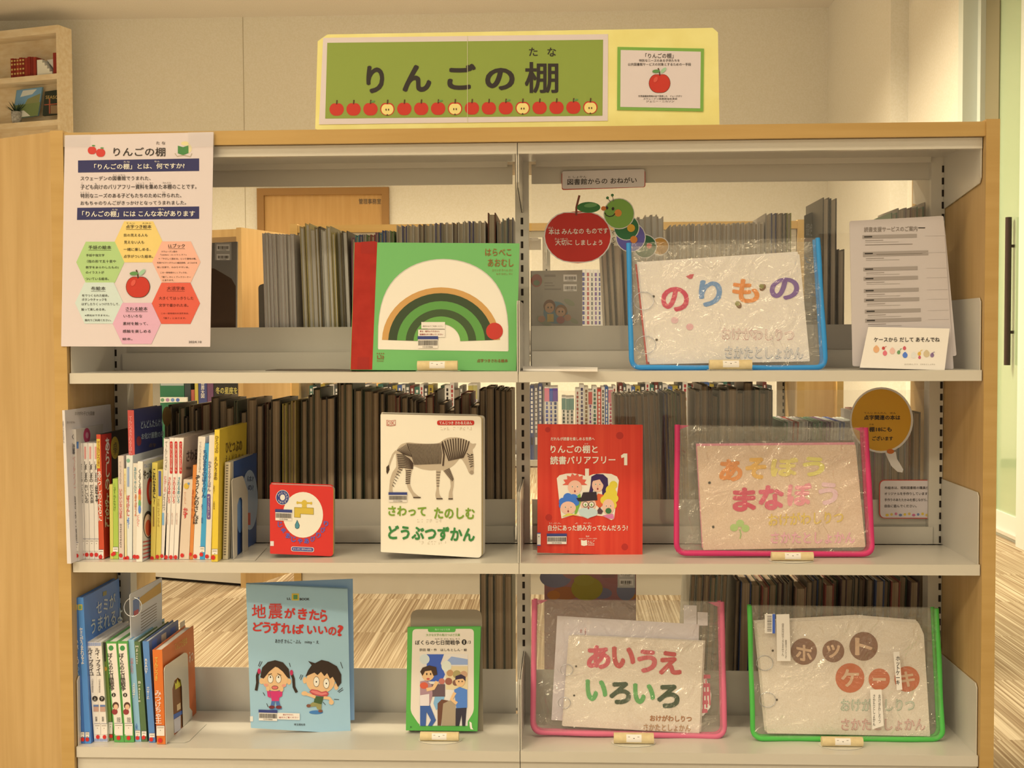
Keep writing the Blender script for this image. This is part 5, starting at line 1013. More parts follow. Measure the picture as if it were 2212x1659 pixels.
# ---- right bay, middle shelf
pl = cface(VE2, 480, 1102, .10, 2, 5, Z2+.0008); RO = tex_mat('red_orange_cover', (206, 50, 34), (220, 70, 44), (22, .3, .3), 3, rough=.4)
def art(b, p):
    for x, y, r in ((660, 395, 22), (236, 884, 20), (300, 1000, 18), (230, 360, 16), (690, 1060, 20)): b.ell(p, x, y, r, r, M((180, 44, 34), .4), 1)
    b.text(p, 'だれもが読書を楽しめる世界へ', 248, 404, 510, 425, WINK, 3, .015); b.text(p, 'りんごの棚と', 247, 452, 528, 500, WINK, 3, .028); b.text(p, '読書バリアフリー', 245, 518, 634, 568, WINK, 3, .028, sl=-.01); b.poly(p, [(684, 502), (705, 502), (705, 572), (686, 572), (686, 524), (670, 530), (667, 514)], WINK, 3); b.text(p, 'たな', 450, 440, 472, 448, WINK, 3)
    b.text(p, '自分にあった読み方ってなんだろう?', 232, 928, 708, 964, WINK, 3, .022, sl=.0); b.text(p, 'じぶん　　　よ　かた', 240, 914, 490, 922, WINK, 3); b.text(p, '監修', 458, 992, 478, 1001, WINK, 3); b.text(p, 'NPO法人 ピープルデザイン研究所', 416, 1007, 524, 1014, WINK, 3)
    b.poly(p, [(428, 1018), (446, 1022), (464, 1018), (466, 1050), (446, 1054), (430, 1050)], WINK, 3); b.text(p, 'りんご', 470, 1020, 510, 1042, WINK, 3, .02); b.rect(p, 470, 1047, 508, 1050, WINK, 3)
    cr = M((240, 222, 190), .4, 'cream_print')
    b.poly(p, [(284, 650), (300, 632), (340, 622), (380, 620), (430, 628), (466, 640), (500, 626), (560, 620), (610, 624), (644, 640), (655, 662), (626, 892), (610, 900), (560, 876), (520, 872), (490, 880), (470, 892), (440, 880), (380, 870), (312, 890), (300, 800)], cr, 2); b.rect(p, 453, 592, 476, 650, cr, 2)
    SK = M((236, 184, 146), .4, 'peach_print')
    def facef(x, y, rx, ry, sk=SK, mouth='o'):
        b.ell(p, x, y, rx, ry, sk, 5)
        for s in (-1, 1): b.ell(p, x+s*rx*.36, y-ry*.1, 5, 6, WINK, 6, 10); b.ell(p, x+s*rx*.36, y-ry*.1, 2.6, 3.5, INK, 7, 8)
        b.ell(p, x, y+ry*.55, 5, 7, M((150, 60, 56), .4), 6, 10); b.poly(p, [(x-3, y+ry*.25), (x+4, y+ry*.25), (x, y)], M((220, 160, 120), .4), 6)
    HR = M((222, 96, 70), .4); hp = []
    for i in range(15): a = math.radians(180+i*180/14*1.0); rr = 76 if i % 2 == 0 else 58; hp.append((392+rr*math.cos(a), 690+rr*.95*math.sin(a)))
    b.poly(p, hp, HR, 4); facef(392, 704, 42, 42)
    b.poly(p, [(470, 760), (486, 690), (490, 640), (520, 624), (560, 626), (588, 650), (592, 720), (580, 770), (556, 760), (552, 690), (510, 690), (496, 740)], M((60, 36, 78), .4), 4); facef(528, 690, 34, 42); b.poly(p, [(490, 668), (520, 632), (560, 650), (562, 690), (540, 656)], M((60, 36, 78), .4), 6)
    b.poly(p, [(530, 740), (566, 750), (570, 800), (540, 830), (500, 790)], M((220, 96, 50), .4), 4)
    for x, y, r in ((622, 690, 24), (606, 720, 30), (596, 760, 34), (626, 770, 26), (620, 740, 24), (616, 810, 26), (570, 780, 26)): b.ell(p, x, y, r, r, M((226, 198, 60), .4), 4)
    facef(592, 820, 36, 46); b.ell(p, 592, 844, 18, 17, M((60, 110, 60), .4), 8); b.poly(p, [(556, 872), (620, 862), (626, 892), (590, 890)], M((214, 120, 150), .4), 6)
    for x, y, r in ((320, 790, 24), (350, 766, 28), (384, 770, 26), (400, 796, 18), (316, 812, 20)): b.ell(p, x, y, r, r, M((64, 116, 190), .4), 5)
    facef(352, 826, 46, 38); b.poly(p, [(312, 880), (352, 858), (400, 866), (420, 872), (380, 870)], M((220, 200, 80), .4), 7); b.poly(p, [(396, 760), (424, 740), (430, 790), (404, 860), (390, 868)], M((130, 170, 60), .4), 4)
    b.poly(p, [(412, 840), (440, 826), (500, 826), (530, 850), (520, 872), (470, 888), (424, 870)], M((196, 206, 206), .4), 6); facef(473, 806, 46, 40); b.poly(p, [(400, 768), (430, 764), (440, 734), (520, 730), (526, 780), (430, 788), (412, 786)], M((52, 40, 44), .4), 8)
    for s in (-1, 1): b.ell(p, 473+s*18, 806, 17, 17, INK, 9, 16); b.ell(p, 473+s*18, 806, 14, 14, WINK, 10, 16); b.ell(p, 473+s*18, 808, 5, 7, M((110, 150, 60), .4), 11, 10)
    b.poly(p, [(526, 840), (540, 822), (560, 846), (550, 864), (530, 862)], M((90, 60, 60), .4), 7)
rb = stand_book('red orange paperback numbered 1 with faces in an open book, middle shelf', pl, [(170, 326), (798, 330), (796, 1112), (168, 1094)], .013, RO, art, r=[0, 6, 6, 0])
b = MB(); b.barcode(pl, 226, 986, 342, 1042, 12); b.rect(pl, 167, 974, 188, 1052, WHITE, 12); b.rect(pl, 167, 974, 188, 980, M((70, 80, 130), .4), 13); b.rect(pl, 167, 1046, 188, 1052, M((70, 80, 130), .4), 13); b.rect(pl, 174, 994, 180, 1000, GREYI, 13); b.build('barcode_label', rb)
PK = M((206, 50, 92), .45, 'magenta_binding_tape')
pl = cface(VE2, 1580, 1116, .07, 1, 8, Z2+.0008)
pouch('clear vinyl pouch with magenta binding holding the play and learn cloth book, middle shelf', VE2, pl, (1004, 326), (2128, 342), (2170, 1098), (998, 1092), 66, 34, PK, 11, tab=70)
cl2 = tex_mat('peach_felt_cloth', (220, 184, 142), (230, 196, 154), nscale=420, rough=.9, bump=.15)
def art(b, p):
    for ch, x0, y0, x1, y1, c in (('あ', 1254, 530, 1392, 664, (226, 140, 70)), ('そ', 1410, 520, 1536, 650, (232, 176, 84)), ('ぼ', 1562, 520, 1726, 636, (232, 206, 110)), ('う', 1752, 516, 1884, 634, (230, 210, 106)), ('ま', 1334, 700, 1474, 844, (210, 76, 92)), ('な', 1488, 686, 1640, 836, (220, 96, 110)), ('ぼ', 1660, 672, 1806, 812, (236, 150, 144)), ('う', 1846, 668, 1962, 806, (234, 190, 176))): b.text(p, ch, x0, y0, x1, y1, M(c, .9), 3, .055)
    b.text(p, 'おけがわしりつ', 1548, 856, 1996, 932, M((228, 190, 90), .9), 3, .03, sl=-.04); b.text(p, 'さかたとしょかん', 1562, 966, 2064, 1036, M((236, 170, 164), .9), 3, .03, sl=.0)
    for a in (0, 1.5, 3.0): b.ell(p, 1376+34*math.cos(a-3.0), 944+30*math.sin(a-3.0), 24, 22, M((176, 196, 110), .9), 3, 16)
    b.line(p, [(1376, 950), (1384, 980), (1378, 1006)], 7, M((160, 180, 100), .9), 3)
cloth_book('peach cloth play and learn book inside the magenta pouch', pl, [(1122, 452), (2068, 444), (2128, 1056), (1158, 1074)], art, cl2, holes=((1196, 672), (1218, 936)), under=(((-6, -14), tex_mat('pink_felt', (226, 140, 140), (236, 156, 152), nscale=90, rough=.9)), ((-12, -26), tex_mat('grey_felt', (120, 106, 86), (132, 118, 96), nscale=90, rough=.9))))
stand('tan roll book stand holding the magenta pouch on the middle shelf', VE2, 1690, 1096, 244, 52, .03, 2)
pa = Cr(Pl((0, .2555, 0), (0, -1, 0)), VG2)
def art(b, p):
    b.ell(p, 768, 405, 242, 252, M((218, 156, 40), .45, 'orange_print'), 1, 40)
    b.text(p, '点字関連の本は', 626, 364, 922, 404, INK, 3, .03); b.text(p, 'てんじ かんれん　ほん', 626, 340, 886, 354, INK, 3); b.text(p, '棚18にも', 668, 460, 852, 500, INK, 3, .03); b.text(p, 'たな', 670, 434, 706, 446, INK, 3); b.text(p, 'ございます', 694, 536, 862, 572, INK, 3, .03)
    b.ell(p, 842, 660, 30, 20, M((210, 110, 40), .4), 2)
lay('round orange balloon sticker about braille books on the clear panel, middle shelf', VG2, pa, [(770+258*math.sin(6.2832*i/40), 405-268*math.cos(6.2832*i/40)) for i in range(40)], RW, .0005, art=art)
b = MB(); b.slab(pa, [(800, 672), (886, 664), (896, 720), (948, 808), (940, 832), (900, 826), (850, 780), (820, 720)], .0004, RW); tag(b.build('sticker'), 'white tail of the balloon below the orange sticker, middle shelf', 'sticker')
def art(b, p):
    b.rrect(p, 758, 898, 1196, 1200, 44, M((222, 202, 178), .4), 1)
    for t, y, x1 in (('布絵本は、昭和図書館の職員が', 944, 1154), ('オリジナルを手作りしています。', 992, 1154), ('手作りのあたたかみを感じながら、', 1042, 1142), ('自由に遊んでください。', 1092, 1054)): b.text(p, t, 794, y, x1, y+24, INK, 3, .012)
    for i in range(10): b.ell(p, 815+i*36, 1178-(i % 3)*5, 11 if i % 3 else 14, 11, M(((226, 186, 60), (220, 180, 80), (206, 110, 130), (120, 130, 150))[i % 4], .4), 3, 10)
lay('white card with red border about handmade cloth books on the clear panel, middle shelf', VG2, pa, [(750, 890), (1206, 892), (1206, 1208), (750, 1206)], M((196, 72, 54), .4), .0006, art=art, r=50)

# ================================================================ lowest shelf, left bay
def v3(q, label, cov, **k): return sb(label, VR3, q, 3, cov, **k)
SKY = M((86, 138, 186), .4, 'sky_blue_cover'); SKYD = M((70, 112, 162), .4, 'blue_cover')
def lab3(c0, c1): return (c0+2, 1290, c1-2, 1372)
v3([(214, 262), (255, 258), (314, 1446), (276, 1446)], 'tall blue nature book at the left end of the lowest shelf, outer of two', SKYD, Y=.02, depth=.2, art=arts(lambda b, p: b.rrect(p, 216, 312, 254, 360, 8, M((190, 170, 80), .4), 2), lambda b, p: b.rect(p, 226, 322, 246, 350, M((110, 150, 90), .4), 3), vt('LLかがくの', 236, 500, 262, 800, WINK, .02, sx=.05), vt('DAIKONMUSHI', 252, 820, 280, 1300, M((150, 180, 200), .4), 0, sx=.04)), dot=(298, 1414, 15), lab=(282, 1352, 312, 1396))
def sideb(b, p):
    b.text(p, 'セミが', 405, 290, 560, 400, M((206, 206, 190), .4), 3, .02, sl=-.45); b.text(p, 'うまれるよ', 362, 440, 618, 560, M((206, 206, 190), .4), 3, .02, sl=-.42); b.rect(p, 460, 212, 490, 248, M((150, 140, 80), .4), 2, -.4)
v3([(256, 260), (301, 256), (364, 1446), (316, 1446)], 'tall blue cicada book with pale title on its cover, lowest shelf', SKY, Y=.02, depth=.2, side=sideb, sidecov=M((84, 128, 176), .4), art=arts(lambda b, p: b.rrect(p, 258, 312, 296, 360, 8, M((190, 170, 80), .4), 2), lambda b, p: b.rect(p, 268, 322, 288, 350, M((110, 150, 90), .4), 3), vt('セミがうまれるよ', 278, 500, 306, 800, WINK, .02, sx=.05)), dot=(336, 1414, 15), lab=(320, 1352, 352, 1396))
for i, (q, t) in enumerate((([(335, 630), (391, 630), (445, 1442), (392, 1442)], '上'), ([(392, 630), (449, 632), (500, 1442), (446, 1442)], '下'))):
    x0, x1, xb = q[0][0], q[1][0], q[3][0]
    v3(q, ('left', 'right')[i]+' of two white Braille life books with blue striped ends, lowest shelf', WH, Y=.03, depth=.19, art=arts(*[rc(x0+2+k*7, 632, x0+5+k*7, 660, (90, 130, 176), 2) for k in range(8)], *[rc(xb+2+k*7, 1416, xb+5+k*7, 1440, (90, 130, 176), 2) for k in range(8)],
       vt('ルイ・ブライユ', x0+12, 676, x0+50, 900, INK, .02, sx=.06), vt('山本徳造', x0+36, 925, x0+50, 1040, GREYI, 0), (lambda xx, tt: lambda b, p: (b.ell(p, xx, 1090, 22, 22, INK, 3), b.text(p, tt, xx-11, 1078, xx+11, 1102, WINK, 4, .01)))(x0+63, t), rc(xb-6, 1140, xb+36, 1196, (196, 150, 120), 2), rc(xb-6, 1140, xb+36, 1156, (100, 120, 150), 3), vt('新書', xb+8, 1236, xb+26, 1276, INK, 0)), dot=((xb+q[2][0])/2+4, 1402, 15), lab=(xb+2, 1292, q[2][0]-2, 1382))
v3([(456, 642), (486, 642), (546, 1442), (506, 1442)], 'thin dark and lime book between the white and the green bordered volumes', M((120, 136, 60), .45), Y=.04, depth=.18, art=arts(rc(458, 644, 486, 800, (60, 56, 44), 1), lambda b, p: b.ell(p, 482, 860, 14, 18, M((210, 160, 60), .4), 2)), dot=(530, 1408, 14), lab=(510, 1292, 542, 1390))
for i, q in enumerate(([(487, 626), (577, 624), (635, 1442), (555, 1442)], [(580, 622), (664, 620), (716, 1442), (638, 1442)])):
    x0, xb = q[0][0], q[3][0]
    def ar(b, p, x0=x0, xb=xb, q=q, i=i):
        b.poly(p, [(x0+8, 640), (q[1][0]-8, 640), (q[2][0]-10, 1390), (xb+8, 1390)], WH, 1); b.ell(p, x0+42, 676, 20, 22, M((70, 140, 70), .4), 2)
        b.text(p, 'ぼくらの七日間戦争', x0+22, 716, x0+62, 1024, INK, 3, .02, True, sx=.06); b.ell(p, x0+64, 1058, 17, 17, INK, 3); b.text(p, '23'[i], x0+58, 1048, x0+70, 1068, WINK, 4, .02)
        b.ell(p, x0+80, 1146, 26, 30, M((90, 60, 44), .4), 2); b.ell(p, x0+82, 1156, 18, 22, M((226, 176, 130), .4), 3); b.ell(p, x0+72, 1196, 24, 24, M((150, 60, 56), .4), 2); b.text(p, '宗田', xb+22, 1240, xb+50, 1282, INK, 3)
    v3(q, ('green bordered white spine with boy picture, beside the lime book, lowest shelf', 'green bordered white spine with boy picture, beside the pale blue book, lowest shelf')[i], M((92, 156, 70), .4), Y=.03, depth=.19, art=ar, dot=((xb+q[2][0])/2-4, 1408, 16), lab=(xb+2, 1288, q[2][0]-10, 1378))
v3([(667, 612), (716, 608), (775, 1438), (727, 1438)], 'pale blue thin book right of the green bordered volumes, lowest shelf', M((142, 178, 196), .4), Y=.035, depth=.19, art=arts(vt('日本人の力', 686, 760, 712, 884, M((200, 120, 110), .4), .01), vt('点字', 704, 960, 726, 1080, WINK), vt('人気', 728, 1290, 748, 1340, M((70, 110, 160), .4))), dot=(746, 1410, 15), lab=(728, 1346, 768, 1396))
v3([(717, 622), (766, 618), (824, 1432), (778, 1432)], 'dark green spine with small pale lettering, lowest shelf', M((92, 112, 66), .4), Y=.035, depth=.18, art=arts(vt('MyPocket', 730, 650, 752, 800, WINK), vt('Braille', 752, 940, 772, 1110, WINK)), dot=(796, 1400, 15), lab=(780, 1346, 818, 1390))
v3([(767, 640), (784, 640), (842, 1436), (826, 1436)], 'very thin blackish spine between dark green and blue books, lowest shelf', M((56, 50, 54), .4), Y=.045, depth=.17)
def sidej(b, p):
    for i in range(4): b.poly(p, [(862+i*76, 618-i*50), (902+i*76, 592-i*50), (902+i*76, 700), (862+i*76, 700)], M((70, 104, 166) if i % 2 == 0 else (206, 184, 150), .4), 1)
v3([(785, 622), (836, 618), (890, 1442), (840, 1442)], 'blue spine with READY lettering beside the orange book, lowest shelf', M((92, 132, 170), .4), Y=.03, depth=.19, side=sidej, sidecov=M((96, 110, 140), .4), art=arts(vt('READY', 804, 760, 828, 880, WINK, .02), vt('english', 822, 990, 842, 1090, WINK)), dot=(858, 1418, 16), lab=(842, 1366, 886, 1402))
OR = M((218, 112, 44), .4, 'orange_cover')
def sidek(b, p):
    b.text(p, 'てんじつき絵本', 1046, 624, 1146, 690, M((220, 180, 70), .4), 3, 0, sl=-.55); b.text(p, 'みつ', 1160, 700, 1196, 790, M((236, 200, 160), .4), 3, .02, sl=-.3)
    b.poly(p, [(1030, 940), (1110, 900), (1118, 1300), (1040, 1360)], M((134, 84, 44), .4), 1); b.poly(p, [(1044, 940), (1056, 960), (1066, 915), (1082, 950), (1092, 905), (1100, 970), (1050, 1005)], M((226, 206, 60), .4), 3)
    b.poly(p, [(1062, 1130), (1092, 1110), (1094, 1160), (1064, 1180)], M((230, 190, 130), .4), 3); b.poly(p, [(1032, 1210), (1112, 1170), (1112, 1200), (1034, 1250)], M((84, 110, 160), .4), 3); b.poly(p, [(1036, 1250), (1092, 1215), (1092, 1330), (1042, 1362)], M((214, 200, 190), .4), 4)
v3([(866, 682), (945, 678), (972, 1447), (904, 1447)], 'orange treasure king book standing against the bookend, lowest shelf', OR, Y=.02, depth=.21, side=sidek, sidecov=M((210, 104, 44), .4), art=arts(vt('てんじつき', 886, 740, 912, 930, M((226, 196, 80), .4), .01), vt('みつけちゃ王', 888, 1010, 940, 1280, M((236, 210, 180), .4), .02, sx=.02)), dot=(930, 1416, 18), lab=(900, 1296, 966, 1380))
bookend('white steel bookend with arched opening against the orange book, lowest shelf', VR3, 974, 1447, .02, 3, [(975, 1447), (958, 850), (961, 825), (972, 808), (1120, 704), (1140, 704), (1150, 720), (1165, 1150), (1188, 1180), (1188, 1240), (1115, 1320), (1105, 985), (1095, 925), (1070, 905), (1042, 930), (1025, 1000), (1040, 1392)], [(978, 1448), (1130, 1450), (1168, 1436), (1306, 1300), (1290, 1290), (1190, 1262)])
# card on ring
P = cface(VR3, 690, 600, .06, 0, 0, None); cp = Cr(Pl(at(100+690/3.7786, 1220+600/3.7786, .05), (1, -.12, 0)), VR3)
ct = thing('index_card', 'laminated white card with orange band on a ring, standing between the low books', 'card', cen([cp(690, 610), cp(940, 450)]))
b = MB(); b.slab(cp, rq([(682, 240), (945, 100), (945, 500), (692, 640)], 16), .0012, M((216, 206, 188), .35)); b.poly(cp, [(762, 270), (936, 140), (938, 225), (766, 335)], M((206, 160, 80), .4), 1); b.poly(cp, [(706, 290), (758, 262), (760, 380), (708, 410)], M((110, 130, 160), .4), 1); b.poly(cp, [(712, 380), (750, 360), (752, 400), (714, 420)], M((190, 90, 90), .4), 2)
for i in range(7): b.poly(cp, [(772, 392+i*24), (900, 312+i*22), (900, 318+i*22), (772, 399+i*24)], GREYI, 1)
b.build('card_sheet', ct)
b = MB(); c0 = cp(700, 345, .002); b.tube([c0+Vector((.0185*math.cos(6.2832*i/28), .004*math.sin(6.2832*i/28), .0185*math.sin(6.2832*i/28))) for i in range(28)], .0011, M((206, 196, 170), .25, 'steel_ring', metal=1), 8, True); b.build('ring', ct)
# earthquake book
pl = cface(VM3, 560, 1240, .10, 10, 3, Z3+.0008); EB = tex_mat('pale_blue_cover', (158, 186, 196), (164, 192, 202), nscale=3, rough=.35)
SKN = M((228, 180, 120), .4, 'skin_print'); HAIR = M((56, 42, 32), .4, 'hair_print')
def art(b, p):
    b.rect(p, 504, 234, 556, 284, M((214, 180, 64), .4), 2); b.rect(p, 516, 244, 546, 276, M((90, 140, 80), .4), 3); b.text(p, 'LL', 470, 264, 498, 280, INK, 3, .03); b.text(p, 'BOOK', 562, 266, 632, 284, INK, 3, .03)
    Rk = M((202, 54, 44), .4, 'red_title_ink')
    for ch, x0, y0, x1, y1 in (('地', 215, 312, 316, 412), ('震', 334, 308, 436, 418), ('が', 450, 338, 530, 414), ('き', 548, 340, 616, 424), ('た', 628, 350, 704, 428), ('ら', 708, 350, 760, 440), ('ど', 222, 440, 298, 508), ('う', 292, 440, 352, 522), ('す', 352, 440, 424, 524), ('れ', 426, 448, 498, 526), ('ば', 508, 456, 592, 528), ('い', 614, 466, 682, 528), ('い', 694, 470, 762, 528), ('の', 768, 476, 826, 538), ('?', 834, 462, 876, 544)): b.text(p, ch, x0, y0, x1, y1, Rk, 3, .04 if ch not in '震地' else .016)
    b.text(p, 'あかぎ かんこ・ぶん', 384, 562, 570, 592, INK, 3, .01, sl=.03); b.text(p, 'mitty・え', 598, 572, 700, 600, INK, 3, .01, sl=.03); b.text(p, '埼玉福祉会', 520, 1174, 602, 1190, INK, 3, .01)
    # girl
    b.ell(p, 382, 848, 94, 92, SKN, 3, 28); b.ell(p, 286, 868, 16, 22, SKN, 2); b.ell(p, 484, 872, 16, 22, SKN, 2)
    b.poly(p, [(276, 840), (290, 770), (330, 730), (384, 716), (440, 732), (482, 780), (492, 850), (470, 840), (440, 800), (404, 770), (384, 764), (340, 800), (300, 850)], HAIR, 4)
    b.line(p, [(268, 790), (254, 830), (256, 880), (246, 936)], 20, HAIR, 4); b.line(p, [(500, 806), (516, 850), (520, 910), (540, 950)], 20, HAIR, 4); b.ell(p, 268, 796, 12, 20, M((190, 50, 80), .4), 5); b.ell(p, 502, 806, 12, 20, M((190, 50, 80), .4), 5)
    for x in (350, 408): b.ell(p, x, 852, 20, 30, INK, 5); b.ell(p, x, 852, 18, 28, WINK, 6); b.ell(p, x, 838, 5, 7, INK, 7, 10)
    b.ell(p, 382, 914, 24, 14, INK, 5); b.ell(p, 382, 914, 21, 11, M((220, 110, 96), .4), 6); b.ell(p, 318, 896, 16, 10, M((226, 150, 120), .4), 4); b.ell(p, 448, 900, 16, 10, M((226, 150, 120), .4), 4)
    b.line(p, [(332, 822), (360, 812)], 4, INK, 6); b.line(p, [(400, 812), (428, 826)], 4, INK, 6)
    b.poly(p, [(346, 940), (416, 940), (412, 1012), (360, 1012)], M((206, 56, 100), .4), 4); b.poly(p, [(346, 946), (352, 990), (330, 980), (324, 930), (340, 926)], M((206, 56, 100), .4), 4); b.poly(p, [(416, 946), (410, 990), (434, 976), (438, 932), (424, 928)], M((206, 56, 100), .4), 4); b.ell(p, 332, 922, 14, 18, SKN, 6); b.ell(p, 430, 926, 14, 18, SKN, 6)
    b.poly(p, [(358, 1012), (384, 1012), (376, 1050), (350, 1050)], M((80, 110, 150), .4), 4); b.poly(p, [(388, 1012), (412, 1012), (422, 1050), (394, 1050)], M((80, 110, 150), .4), 4); b.ell(p, 360, 1056, 22, 12, M((120, 50, 50), .4), 5); b.ell(p, 410, 1056, 22, 12, M((120, 50, 50), .4), 5); b.ell(p, 390, 1070, 46, 8, M((96, 140, 170), .4), 1)
    # boy
    b.ell(p, 712, 866, 104, 92, SKN, 3, 28); b.ell(p, 598, 862, 14, 24, SKN, 2); b.ell(p, 826, 908, 16, 24, SKN, 2)
    b.poly(p, [(602, 836), (622, 790), (648, 752), (622, 722), (672, 738), (720, 714), (770, 726), (830, 760), (862, 820), (862, 880), (838, 910), (824, 880), (800, 836), (780, 850), (760, 810), (740, 832), (716, 800), (690, 824), (668, 806), (630, 822)], HAIR, 4)
    for x, y in ((682, 872), (754, 884)): b.ell(p, x, y, 22, 38, INK, 5); b.ell(p, x, y, 20, 35, WINK, 6); b.ell(p, x, y, 5, 6, INK, 7, 10)
    b.poly(p, [(630, 944), (648, 926), (690, 932), (720, 946), (754, 938), (772, 958), (760, 976), (720, 978), (690, 972), (656, 966)], M((190, 80, 76), .4), 5); b.poly(p, [(640, 944), (652, 934), (690, 940), (720, 954), (752, 948), (762, 960), (720, 970), (680, 962)], M((220, 120, 106), .4), 6)
    b.poly(p, [(672, 976), (736, 982), (716, 1046), (660, 1036)], M((72, 92, 50), .4), 4); b.line(p, [(676, 984), (640, 970), (606, 960)], 22, SKN, 4); b.ell(p, 596, 956, 22, 16, SKN, 5); b.line(p, [(734, 986), (776, 992), (790, 1010)], 22, SKN, 4); b.ell(p, 790, 1020, 18, 18, SKN, 5)
    b.poly(p, [(656, 1020), (720, 1036), (718, 1076), (690, 1072), (680, 1050), (640, 1054), (628, 1040)], M((150, 140, 80), .4), 4); b.ell(p, 626, 1046, 16, 12, M((130, 80, 60), .4), 5); b.ell(p, 712, 1084, 16, 10, M((130, 80, 60), .4), 5); b.ell(p, 680, 1094, 50, 14, M((70, 120, 160), .4), 1)
    for pts in ([(262, 760), (276, 724)], [(270, 766), (290, 726)], [(486, 736), (494, 766)], [(560, 850), (572, 820)], [(568, 860), (584, 824)], [(856, 730), (872, 776)], [(836, 944), (872, 916)], [(844, 950), (876, 930)], [(296, 950), (310, 974)], [(322, 1030), (334, 1056)], [(810, 1000), (846, 1002)], [(730, 1020), (748, 1040)]): b.line(p, pts, 4, INK, 2)
    b.rect(p, 202, 1122, 224, 1160, M((226, 214, 190), .4), 2)
eb = stand_book('pale blue earthquake book with two startled cartoon children, lowest shelf', pl, [(172, 166), (908, 202), (930, 1252), (208, 1208)], .018, EB, art)
b = MB(); b.barcode(pl, 266, 1082, 398, 1152, 6, sl=.03); b.rect(pl, 400, 1096, 562, 1144, WHITE, 6, .03); b.text(pl, '貸出できません', 440, 1104, 516, 1116, M((170, 60, 60), .4), 7, .01); b.text(pl, '館内でご覧ください', 412, 1124, 552, 1136, M((170, 60, 60), .4), 7, .01); b.build('barcode_label', eb)
bp = cface(VM3, 950, 1170, .115, 42, 3, Z3+.012); b = MB(); b.slab(pl.back(.0182), [(180, 160), (946, 128), (958, 1150), (215, 1200)], .002, M((140, 170, 184), .4)); b.build('back_cover', eb)
